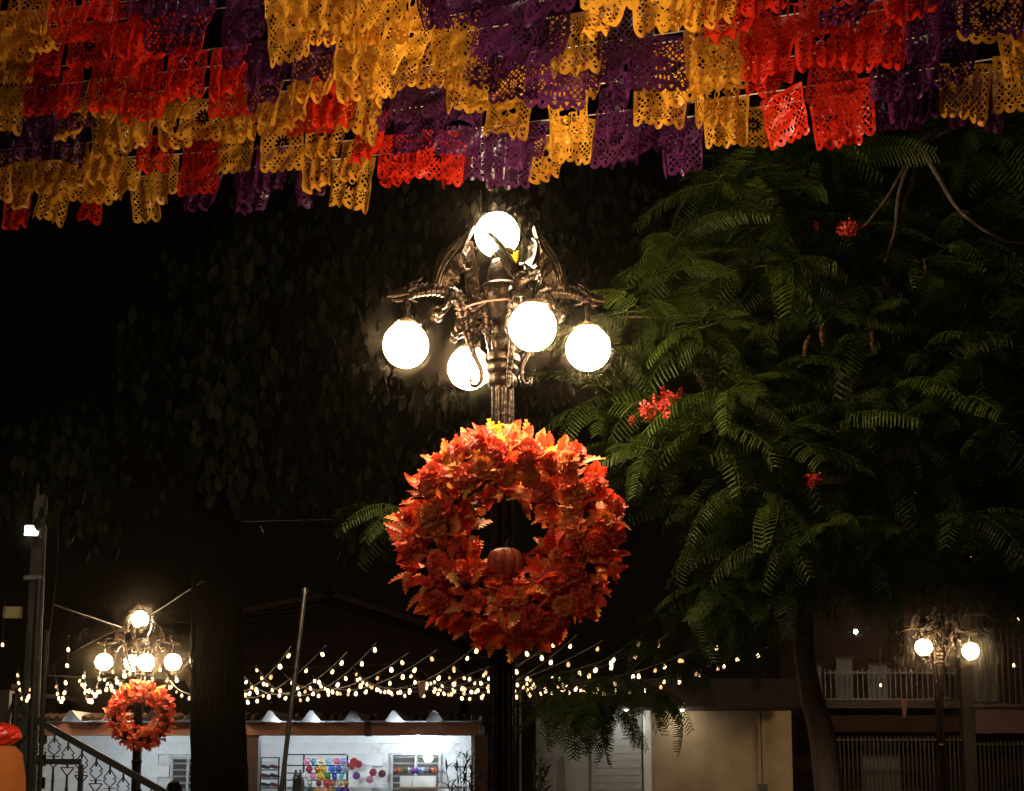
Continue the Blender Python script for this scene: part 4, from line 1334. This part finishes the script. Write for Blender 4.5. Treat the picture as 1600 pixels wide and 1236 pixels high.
ROWCOL = [
    [(130, 'R'), (235, 'Y'), (335, 'Y'), (430, 'P'), (530, 'P'), (640, 'Y'), (745, 'R'), (835, 'P'), (940, 'Y'), (1120, 'P'), (1265, 'Y'), (1390, 'R'), (1530, 'P'), (9999, 'Y')],
    [(190, 'Y'), (300, 'R'), (410, 'P'), (530, 'Y'), (655, 'R'), (760, 'P'), (945, 'Y'), (1065, 'P'), (1200, 'Y'), (1390, 'R'), (1540, 'P'), (9999, 'Y')],
    [(130, 'P'), (240, 'Y'), (300, 'R'), (480, 'Y'), (540, 'R'), (640, 'Y'), (725, 'P'), (905, 'Y'), (1065, 'P'), (1225, 'Y'), (1380, 'R'), (1530, 'P'), (9999, 'Y')],
    [(50, 'P'), (250, 'Y'), (370, 'R'), (535, 'P'), (720, 'Y'), (950, 'P'), (1130, 'Y'), (1370, 'R'), (1535, 'P'), (9999, 'Y')],
    [(60, 'Y'), (365, 'R'), (500, 'P'), (690, 'Y'), (880, 'P'), (1065, 'Y'), (1365, 'R'), (1535, 'P'), (9999, 'Y')],
    [(60, 'Y'), (300, 'R'), (430, 'P'), (650, 'Y'), (860, 'P'), (1060, 'Y'), (1365, 'R'), (1535, 'P'), (9999, 'Y')],
    [(50, 'Y'), (215, 'R'), (420, 'P'), (640, 'Y'), (770, 'P'), (880, 'P'), (1060, 'Y'), (1370, 'R'), (1540, 'P'), (9999, 'Y')],
    [(50, 'Y'), (215, 'R'), (420, 'P'), (640, 'Y'), (880, 'P'), (1060, 'Y'), (1370, 'R'), (1540, 'P'), (9999, 'Y')]]
NAMES_ROW = ['farthest and lowest', 'second farthest', 'third farthest', 'fourth farthest', 'fifth farthest', 'sixth farthest', 'fifth nearest', 'fourth nearest', 'third nearest', 'second nearest', 'nearest']
rn = random.Random(21)


def proj(p):
    rel = p - Vector((0, 0, EYE))
    c, s = math.cos(PITCH), math.sin(PITCH)
    zc_ = rel.y * c + rel.z * s
    yc = -rel.y * s + rel.z * c
    return 800 + F_PX * rel.x / zc_, 618 + SHIFT * 1600 - F_PX * yc / zc_


for k in range(11):
    off = .29 * k
    A0, B0 = W(-20, 270, 10.35), W(1620, 92, 7.35)
    A0.y -= off
    B0.y -= off * .8
    A0.x *= A0.y / 10.35
    B0.x *= B0.y / 7.35
    dv = B0 - A0
    a = A0 - dv * .12 + Vector((0, 0, rn.uniform(-.09, .09)))
    b = B0 + dv * .10 + Vector((0, 0, rn.uniform(-.05, .05)))
    gl = thing('paper_garland', f'garland of yellow, red and purple cut-paper flags, {NAMES_ROW[k]} row overhead', 'garland', (a + b) / 2, 'cut-paper garlands overhead')
    ln = (b - a).length
    sag = .13 + rn.uniform(-.03, .05)
    pos = lambda t: a.lerp(b, t) - Vector((0, 0, sag * 4 * t * (1 - t)))
    nfl = 0
    t = rn.uniform(0, .02)
    vis = []
    while t < 1:
        p = pos(t)
        px, py = proj(p)
        px2, py2 = proj(p - Vector((0, 0, FH)))
        if -70 < px < 1670 and py2 > -25:
            cc = next(c for lim, c in ROWCOL[min(7, int(k * .67 + rn.uniform(0, .6)))] if px + rn.uniform(-75, 75) < lim)
            fi = rn.choices(range(5), [.34, .26, .16, .12, .12])[0]
            kd = rn.choices(range(6), [.2, .08, .18, .2, .18, .16])[0]
            yaw = math.atan2(b.y - a.y, b.x - a.x)
            slope = math.atan2(pos(min(1, t + .01)).z - p.z, ln * .01)
            link('flag', flag_meshes[(kd, fi, cc)], gl, p + Vector((0, rn.uniform(-.02, .02), -.003)),
                 (R(rn.gauss(-3, 12)), -slope + R(rn.uniform(-3, 3)), yaw + R(rn.gauss(0, 13))), (rn.uniform(.86, 1.06), 1, rn.uniform(.9, 1.14)))
            nfl += 1
            vis.append(t)
        t += (rn.uniform(.30, .50) if k == 0 else rn.uniform(.27, .40) if k < 3 else rn.uniform(.25, .32)) / ln
    MB().sweep([pos(q) for q in np.linspace(0, 1, 30)], .004, 5, 1).build('string', M['cord'], gl)

# ================================================================== FLAME TREE (right)
def frond(L, npair, plen, arch, droop, seed, bend=0.0):
    rn = random.Random(seed)
    b = MB()
    axis = []
    for i in range(11):
        s_ = i / 10
        axis.append(Vector((L * s_ * (1 - .12 * arch * s_), bend * L * s_ * s_, L * (.22 * s_ - (.30 + .45 * arch) * s_ * s_))))
    b.sweep(axis, [.0045, .0015], 4, 1)
    axis = catmull(axis, 4)
    m_ = len(axis) - 1
    for i in range(npair):
        s_ = .14 + .86 * (i + .5) / npair
        f = s_ * m_
        i0 = min(int(f), m_ - 1)
        c = axis[i0].lerp(axis[i0 + 1], f - i0)
        t = (axis[i0 + 1] - axis[i0]).normalized()
        sd0 = t.cross(Vector((0, 0, 1))).normalized()
        upv = sd0.cross(t).normalized()
        pl_ = plen * (.45 + .75 * math.sin(math.pi * (.12 + .80 * s_))) * rn.uniform(.9, 1.08)
        w = L * .86 / npair * .31
        for sg in (-1, 1):
            if rn.random() < .05:
                continue
            d = (sd0 * sg * .9 + t * (.28 + .35 * s_) + upv * rn.uniform(-.02, .12)).normalized()
            q1 = c + d * pl_ * .55 - upv * droop * pl_ * .14
            q2 = c + d * pl_ * .98 - upv * droop * pl_ * .50
            tw = t * w + upv * w * rn.uniform(-.3, .3)
            b.add([c - tw * .7, c + tw * .7, q1 + tw, q1 - tw, q2 + tw * .45, q2 - tw * .45], [(0, 1, 2, 3), (3, 2, 4, 5)])
    return b


FR = [frond(.52, 22, .100, .5, .8, 1), frond(.48, 20, .096, .9, 1.1, 2, .1), frond(.58, 24, .104, .35, .6, 3, -.12), frond(.44, 18, .100, 1.2, 1.3, 4), frond(.40, 18, .088, .2, .5, 5, .15),
      frond(.62, 25, .098, .75, 1.5, 6, .22), frond(.34, 15, .080, 1.7, 1.7, 7, -.1), frond(.50, 21, .110, .1, .4, 8, -.25), frond(.28, 14, .066, .5, 1.9, 9, .1)]
FRM = [f.mesh('leaf', M['frond'], smooth=False) for f in FR]
FRD = [f.mesh('leaf', M['frond_dry'], smooth=False) for f in (FR[3], FR[1])]
ft = thing('flame_tree', 'large feathery flame tree with drooping fern-like leaves at right', 'tree', (W(1300, 1236, 11).x, 11.0, 0))
tb_ = W(1308, 1260, 11.0)
trunk = MB()
t0 = Vector((W(1312, 1280, 11).x, 11, 0))
trunk.sweep([t0, W(1290, 1190, 11), W(1268, 1090, 11), W(1256, 1010, 11), W(1262, 900, 11), W(1290, 760, 11)], [.13, .105, .085, .08, .075, .06], 14, 8, .05, 23)
trunk.build('trunk', M['bark'], ft)
BR = [([(1262, 900, 11), (1200, 760, 10.6), (1120, 640, 10.2), (1060, 520, 10)], .04),
      ([(1290, 760, 11), (1330, 600, 10.6), (1390, 420, 10.0), (1442, 225, 9.2)], .05),
      ([(1290, 760, 11), (1420, 700, 10.4), (1540, 640, 9.8), (1640, 560, 9.4)], .045),
      ([(1262, 900, 11), (1360, 880, 10.5), (1500, 860, 9.8), (1640, 800, 9.4)], .035),
      ([(1256, 960, 11), (1180, 930, 11.2), (1080, 960, 11.6), (985, 1050, 12.2)], .018),
      ([(1120, 640, 10.2), (1010, 700, 9.6), (900, 760, 9.2), (640, 800, 9.0)], .02),
      ([(1442, 225, 9.2), (1480, 205, 9.0), (1560, 180, 9.0)], .022)]
for pts, r in BR:
    MB().sweep([W(*q) for q in pts], [r, r * .45], 8, 6, .06, 15).build('branch', M['bark'], ft)
for pts in ([(1442, 222, 8.55), (1412, 265, 8.45), (1385, 310, 8.4), (1352, 352, 8.4)], [(1428, 236, 8.5), (1405, 300, 8.4), (1398, 360, 8.4), (1382, 412, 8.4)],
            [(1434, 222, 8.5), (1465, 275, 8.35), (1500, 330, 8.3), (1560, 372, 8.3), (1600, 380, 8.3)]):
    MB().sweep([W(*q) for q in pts], [.016, .011, .008], 7, 5, .06, 9).build('twig', M['bark'], ft)
MB().sweep([W(1500, 190, 8.7), W(1470, 200, 8.6), W(1440, 222, 8.52), W(1428, 236, 8.5)], [.026, .018], 8, 5).build('twig', M['bark'], ft)
MB().sweep([W(965, 495, 8.6), W(1040, 497, 8.8), (W(1100, 505, 9.2))], [.006, .012], 6, 5).build('twig', M['bark'], ft)

rn = random.Random(33)


def left_edge(py):
    return float(np.interp(py, [170, 230, 300, 370, 430, 500, 600, 700, 780, 850, 930], [1180, 1105, 1035, 990, 905, 905, 880, 890, 960, 1030, 1120]))


clusters = []
for py in range(185, 900, 62):
    for px in range(840, 1680, 68):
        x, y = px + rn.uniform(-30, 30), py + rn.uniform(-26, 26)
        if x < left_edge(y) + 45:
            continue
        if y > 820 and x < 1120:
            continue
        if 1360 < x < 1540 and 225 < y < 385 and rn.random() < .75:
            continue
        clusters.append((x, y, rn.uniform(8.25, 9.1) + (.25 if y > 700 else 0), 0))
for py in range(200, 880, 95):
    for px in range(900, 1680, 95):
        x, y = px + rn.uniform(-40, 40), py + rn.uniform(-40, 40)
        if x > left_edge(y) + 80:
            clusters.append((x, y, rn.uniform(9.6, 10.6), 1))
# the boughs that hang lower before the shop front, and one behind the wreath
for q in ((905, 1082, 11.4), (985, 1072, 11.6), (1035, 1080, 11.3), (872, 1050, 11.8), (945, 1060, 11.2), (925, 1100, 11.0), (880, 1105, 11.6), (965, 1105, 11.4), (1090, 1030, 12.2), (1000, 1000, 11.8), (1150, 970, 11.6), (1060, 950, 11.4)):
    clusters.append((*q, 2))
clusters.append((628, 796, 8.9, 3))
for q in range(34):      # skirts of the crown hanging over the barred house
    x = rn.uniform(1080, 1640)
    y = rn.uniform(840, 900) if 1370 < x < 1570 else rn.uniform(850, 950) if x > 1300 else rn.uniform(820, 930)
    clusters.append((x, y, rn.uniform(9.2, 10.6), 2))
leaves = []
for x, y, d, tp in clusters:
    c = W(x, y, d)
    nl = {0: 7, 1: 7, 2: 8, 3: 5}[tp]
    a0 = rn.uniform(0, 6.28)
    for i in range(nl):
        az = a0 + i * 2 * math.pi / nl + rn.uniform(-.35, .35)
        if tp == 3:
            az = R(150 + i * 22 + rn.uniform(-8, 8))
        el = R(rn.uniform(-22, 30)) if tp != 2 else R(rn.uniform(-55, 0))
        q = Euler((R(rn.uniform(-30, 30)), -el, az)).to_quaternion()
        fi = rn.randrange(9)
        leaves.append((c, q, fi, rn.uniform(.72, 1.2) * (.9 if tp == 2 else 1), d, proj(c)))
vis = [l for l in leaves if -40 < l[5][0] < 1640 and -40 < l[5][1] < 1280]
vis.sort(key=lambda l: l[4])
front = vis[:292]
fs_ = set(id(l) for l in front)
for c, q, fi, s_, d, _ in front:
    link('leaf', FRM[fi], ft, c, q, s_)
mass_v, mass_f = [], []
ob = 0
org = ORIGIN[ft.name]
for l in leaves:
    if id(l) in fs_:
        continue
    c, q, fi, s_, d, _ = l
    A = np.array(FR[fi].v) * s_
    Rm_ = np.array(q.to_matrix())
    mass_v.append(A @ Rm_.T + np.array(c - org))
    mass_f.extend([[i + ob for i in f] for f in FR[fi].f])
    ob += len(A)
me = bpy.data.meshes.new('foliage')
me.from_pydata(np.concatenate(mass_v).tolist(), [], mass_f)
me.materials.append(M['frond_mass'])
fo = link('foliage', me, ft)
fo['kind'] = 'stuff'
# dry leaves
for x, y, az, sc_ in ((1285, 505, 250, .3), (1268, 520, 200, .26), (1364, 515, 235, .3), (1440, 402, 330, .22)):
    link('dry_leaf', FRD[rn.randrange(2)], ft, W(x, y, 8.2), Euler((R(rn.uniform(-40, 60)), R(rn.uniform(30, 70)), R(az))).to_quaternion(), (sc_ * 1.3, sc_ * .6, sc_))
# red flower clusters
petm = MB()
for k in range(5):
    a = 2 * math.pi * k / 5
    d = Vector((math.cos(a), math.sin(a), .35))
    t = Vector((-math.sin(a), math.cos(a), 0))
    petm.add([(0, 0, 0), d * .016 - t * .004, d * .028 - t * .013 + Vector((0, 0, .006)), d * .037 + Vector((0, 0, -.003)), d * .028 + t * .013 + Vector((0, 0, .006)), d * .016 + t * .004],
             [(0, 1, 5), (1, 2, 3), (1, 3, 4, 5)])
pm = petm.mesh('flower', M['petal'], smooth=False)
for cx, cy, sx, sy, n_, ang in ((1030, 632, 40, 17, 26, -.45), (1326, 357, 26, 11, 12, 0), (1272, 748, 16, 18, 7, .6)):
    for i in range(n_):
        u_, v_ = rn.gauss(0, .5), rn.gauss(0, .5)
        x = cx + (u_ * sx * math.cos(ang) - v_ * sy * math.sin(ang)) * 1.1
        y = cy + (u_ * sx * math.sin(ang) + v_ * sy * math.cos(ang)) * 1.1
        link('flower', pm, ft, W(x, y, 8.05 + rn.uniform(-.04, .04)), Euler((R(60 + rn.uniform(-50, 50)), R(rn.uniform(-50, 50)), rn.uniform(0, 6))).to_quaternion(), rn.uniform(.75, 1.15))

# ================================================================== DARK BROADLEAF TREE (left, behind)
bt = thing('broadleaf_tree', 'tall dark broadleaf tree with thick trunk left of the lamp', 'tree', (W(343, 1236, 15).x, 15, 0))
tr = MB()
tr.sweep([Vector((W(345, 1236, 15).x, 15, 0)), W(343, 1230, 15), W(340, 1100, 15), W(339, 900, 15), W(341, 760, 15), W(352, 600, 15), W(375, 420, 15), W(400, 120, 15)],
         [.36, .30, .285, .265, .25, .19, .12, .03], 20, 8, .03, 17)
tr.build('trunk', M['bark_dark'], bt)
for pts, r in (([(343, 740, 15), (300, 640, 15.3), (240, 560, 15.6), (180, 520, 16)], .06), ([(352, 620, 15), (430, 540, 15.4), (520, 480, 15.8), (600, 440, 16)], .06), ([(375, 420, 15), (480, 330, 15.4), (640, 270, 15.8), (860, 240, 16)], .05), ([(343, 790, 15), (430, 745, 15.3), (520, 730, 15.6)], .04)):
    MB().sweep([W(*q) for q in pts], [r, r * .5, r * .08], 10, 6, .08, 13).build('branch', M['bark_dark'], bt)
rn = random.Random(9)
lv, lf_ = [], []
clump = [(560, 390, 70), (500, 450, 70), (610, 330, 60), (450, 520, 70), (330, 510, 60), (220, 540, 50), (350, 600, 60), (430, 640, 60), (560, 560, 70), (520, 640, 50),
         (700, 290, 70), (800, 300, 70), (880, 300, 70), (960, 310, 70), (1010, 360, 60), (860, 380, 60), (700, 620, 50), (600, 700, 60), (520, 740, 60), (570, 800, 50),
         (470, 760, 50), (80, 700, 70), (40, 760, 70), (130, 730, 50), (150, 790, 50), (640, 450, 60), (260, 690, 60), (420, 380, 60), (900, 440, 50), (480, 300, 60), (850, 620, 50), (720, 700, 40), (300, 430, 60), (180, 660, 60), (335, 590, 34), (360, 660, 34), (345, 730, 34), (310, 650, 34), (390, 720, 40), (385, 560, 36), (370, 480, 40), (380, 400, 40)]
org = ORIGIN[bt.name]
for cx, cy, rr in clump:
    d0 = rn.uniform(15.5, 19.0) if rr >= 50 or cx > 500 else rn.uniform(13.6, 14.4)
    for i in range(60):
        x, y = rn.gauss(cx, rr * .6), rn.gauss(cy, rr * .6)
        p = W(x, y, d0 + rn.uniform(-.5, .5)) - org
        L_ = rn.uniform(.14, .22)
        wv_ = L_ * .24
        az = rn.uniform(0, 6.28)
        tilt = rn.uniform(.05, .55)
        d = Vector((math.cos(az) * math.sin(tilt), math.sin(az) * math.sin(tilt), -math.cos(tilt)))
        sd = d.cross(Vector((math.sin(az * 3), math.cos(az * 3), .2))).normalized()
        nn = sd.cross(d)
        o_ = len(lv)
        for s_, w in ((0, .08), (.3, .9), (.6, 1), (.85, .55), (1, .02)):
            c = p + d * L_ * s_ - nn * .02 * s_ * s_
            lv += [c - sd * wv_ * w + nn * .006, c, c + sd * wv_ * w + nn * .006]
        for q in range(4):
            for j in range(2):
                lf_.append([o_ + q * 3 + j, o_ + q * 3 + j + 1, o_ + q * 3 + j + 4, o_ + q * 3 + j + 3])
me = bpy.data.meshes.new('crown')
me.from_pydata([tuple(v) for v in lv], [], lf_)
me.materials.append(M['broad'])
co = link('crown', me, bt)
co['kind'] = 'stuff'

# ================================================================== STRINGS OF BULBS
bulbm = MB()
bulbm.lathe([(.003, -.022), (.013, -.018), (.019, -.006), (.018, .008), (.012, .024), (.010, .03)], 8)
bulb_src = bulbm
bulbs = [bulb_src.mesh('bulb', M[q]) for q in ('bulb', 'bulb_dim', 'bulb_hot')]
bulbm = bulbs[0]
sockm = MB().lathe([(.013, .03), (.015, .032), (.015, .06), (.006, .062)], 8).mesh('socket', M['cable'])
rn = random.Random(14)
starts = [(57, 1008), (114, 1010), (160, 1028), (202, 1034), (245, 1030), (268, 1032), (302, 1034), (404, 1016), (455, 1012), (505, 1018), (550, 1018), (592, 1014), (640, 1022), (676, 1016), (754, 1012),
          (832, 1018), (880, 1012), (940, 1020), (1010, 1012), (1080, 1022), (1160, 1016), (1205, 1014)]
desc = ['strand of warm bulbs dipping beside the steel posts at far left', 'narrow dip of warm bulbs, second from the left edge', 'round dip of warm bulbs just left of the far lamp post', 'strand of bulbs dipping behind the left of far wreath',
        'strand of bulbs crossing above the far wreath', 'strand of bulbs right above the far wreath', 'strand of bulbs meeting the thick trunk from the left', 'strand of bulbs leaving the thick trunk on its right',
        'second strand of bulbs right of the thick trunk', 'strand of bulbs crossing the leaning pole', 'first strand of bulbs right of leaning pole', 'second strand of bulbs right of leaning pole', 'third strand of bulbs right of leaning pole',
        'strand of bulbs starting under left edge of big wreath', 'strand of bulbs ending at the main lamp post, on its left', 'first strand of bulbs right of main lamp post', 'second strand of bulbs right of main lamp post', 'third strand of bulbs right of main lamp post',
        'strand of bulbs above the grey shutter', 'strand of bulbs above the spotlit beige wall', 'second strand of bulbs from the right end', 'rightmost strand of bulbs near flame tree trunk']
starts += [(852, 1034), (905, 1002), (975, 1028), (1045, 1006), (1122, 1008)]
desc += ['strand of bulbs touching the right edge of main lamp post', 'strand of bulbs passing behind the low hanging leaves, upper one', 'strand of bulbs passing behind the low hanging leaves, lower one', 'strand of bulbs ending above the white pilaster', 'third strand of bulbs from the right end']
for i, (sx, sy) in enumerate(starts):
    gx = (16 + .20 * (sx - 57)) * rn.uniform(.8, 1.2)
    lowy = 1096 - .014 * max(0, sx - 400) + rn.uniform(-9, 4)
    deep = 7.0 if 140 < sx < 310 else 0.0
    A = W(sx + rn.uniform(-8, 8), sy + rn.uniform(-12, 10), 14.5 + deep)
    Lo = W(sx - gx, lowy - (8 if deep else 0), 18.0 + deep * .75)
    E = W(sx - gx * 1.5 - 6, 1056 + rn.uniform(-14, 10), 22 + deep * .5)
    if i < 3:
        Lo, E = W(sx - 18, 1097, 18.0), W(sx - 30, 1046, 22)
    n_ = rn.randrange(11, 16)
    C = 2 * Lo - (A + E) / 2
    fpos = lambda t: A * (1 - t) ** 2 + C * 2 * t * (1 - t) + E * t * t
    sl_ = thing('string_lights', desc[i], 'string lights', fpos(.5), 'bulb strands over the street')
    MB().sweep([fpos(t) + Vector((0, 0, .06)) for t in np.linspace(0, 1, 20)], .0045, 5, 1).build('cord', M['cable'], sl_)
    for j in range(n_):
        t = min(1, max(0, (j + .35 + rn.uniform(-.2, .2)) / n_))
        if rn.random() < .06:
            continue
        bo = link('bulb', rn.choices(bulbs, [.55, .2, .25])[0], sl_, fpos(t), (R(rn.uniform(-25, 25)), R(rn.uniform(-25, 25)), 0), rn.uniform(.85, 1.1) * (1.35 if deep else 1))
        link('socket', sockm, bo)
# single bulbs far off at the right, hung in the tree
for i, (px, py, d, lab) in enumerate([(1259, 938, 12, 'single orange-lit bulb hanging under the flame tree trunk fork'), (1516, 870, 12, 'single bulb glowing among flame tree leaves at right'), (1431, 773, 12, 'small bulb glimmering in the middle of the flame tree'),
                                      (1591, 967, 16, 'dim bulb at right edge above the barred house'), (1584, 1040, 16, 'dim bulb at right edge before the balcony grille'), (1376, 1071, 18, 'small bulb before the balcony slab'), (4, 1008, 15, 'single bulb at the left edge')]):
    p = W(px, py, d)
    t = thing('hanging_bulb', lab, 'bulb', p, 'single bulbs')
    link('bulb', bulbm, t, p, None, .6 if d < 14 else .8)
    MB().sweep([p + Vector((0, 0, .03)), p + Vector((0, 0, .5))], .005, 5, 1).build('cord', M['cable'], t)
# little pennants
for i, (px, py, d, h_, lab) in enumerate([(660, 1080, 16, .17, 'small pink pennant hanging among the bulbs above stall'), (296, 1062, 17, .19, 'small pink pennant hanging beside the thick trunk'), (1414, 1108, 19, .26, 'pale paper strip hanging before the barred house')]):
    p = W(px, py, d)
    q = MB().add([(-.05, 0, h_ / 2), (.04, .01, h_ / 2 + .02), (.03, .02, -h_ * .1), (-.01, .01, -h_ / 2), (-.04, -.01, -h_ * .2), (-.05, .003, h_ / 2), (.04, .013, h_ / 2 + .02), (.03, .023, -h_ * .1), (-.01, .013, -h_ / 2), (-.04, -.007, -h_ * .2)],
                 [(0, 1, 2, 3, 4), (9, 8, 7, 6, 5), (0, 5, 6, 1), (1, 6, 7, 2), (2, 7, 8, 3), (3, 8, 9, 4), (4, 9, 5, 0)])
    o = q.build('pennant', M['pennant'], smooth=False)
    o.location = p
    tag(o, lab, 'pennant', 'small pennants')


# ================================================================== POTTED OLEANDERS
def bush(px, ytop, d, n_, spread, label, seed):
    rn = random.Random(seed)
    base_ = W(px, 1236, d)
    base_.z = 0
    H_ = W(px, ytop, d).z
    t = thing('oleander', label, 'plant', base_)
    st_ = MB()
    lfm_ = MB().add([(0, 0, 0), (.05, -.011, .004), (.05, .011, .004), (.11, -.010, 0), (.11, .010, 0), (.17, 0, -.012), (.05, 0, 0), (.11, 0, -.004)], [(0, 1, 6), (0, 6, 2), (1, 3, 7, 6), (6, 7, 4, 2), (3, 5, 7), (7, 5, 4)]).mesh('leaf', M['broad'], smooth=False)
    for i in range(n_):
        a = rn.uniform(0, 6.28)
        top = Vector((math.cos(a) * spread * rn.uniform(.2, 1), math.sin(a) * spread * rn.uniform(.2, 1), H_ * rn.uniform(.86, 1)))
        st_.sweep([(0, 0, .02), top * .5 * .8 + Vector((0, 0, top.z * .1)), top], [.012, .004], 5, 4)
        for j in range(18):
            tt = 1 - j * .035
            p = Vector((top.x * tt, top.y * tt, top.z - j * .042))
            az = rn.uniform(0, 6.28)
            link('leaf', lfm_, t, base_ + p, Euler((0, R(rn.uniform(-65, 15)), az)).to_quaternion(), rn.uniform(.8, 1.2))
    st_.build('stem', M['bark'], t, world=False)
    MB().lathe([(.17, 0), (.2, .05), (.24, .38), (.26, .4), (.24, .41), (.2, .36)], 20).build('pot', M['concrete'], t, world=False)


bush(726, 1172, 17, 11, .32, 'narrow-leaved oleander in silhouette before the lit stall', 3)
bush(842, 1170, 15, 7, .2, 'dark narrow-leaved oleander right of the main lamp post', 4)
yl = leaf_frond(.085, .022, 5, .3, .2).build('yellow_leaf', M['leaf_yellow'])
yl.location = W(800, 413, LD - .24)
yl.rotation_mode = 'QUATERNION'
yl.rotation_quaternion = frame_quat(Vector((.35, -.1, 1)), Vector((0, -1, .2)))
tag(yl, 'single bright yellow leaf caught on the lamp top', 'leaf')


# ================================================================== ADDED HAZE (stands in for lens glare round the lamps)
hz = MB().box((0, 50, 5.0), (246, 224, 12)).build('haze', [], smooth=False)
hm_ = bpy.data.materials.new('glow_haze')
hm_.use_nodes = True
nt = hm_.node_tree
for n_ in list(nt.nodes):
    if n_.type == 'BSDF_PRINCIPLED':
        nt.nodes.remove(n_)
pv = nt.nodes.new('ShaderNodeVolumePrincipled')
pv.inputs['Color'].default_value = (0.98, 0.78, 0.58, 1)
pv.inputs['Density'].default_value = 0.0010
pv.inputs['Anisotropy'].default_value = 0.993
nt.links.new(pv.outputs[0], nt.nodes['Material Output'].inputs['Volume'])
hz.data.materials.append(hm_)
tag(hz, 'added thin haze standing in for lens glow round the lamps', None, None, 'stuff')
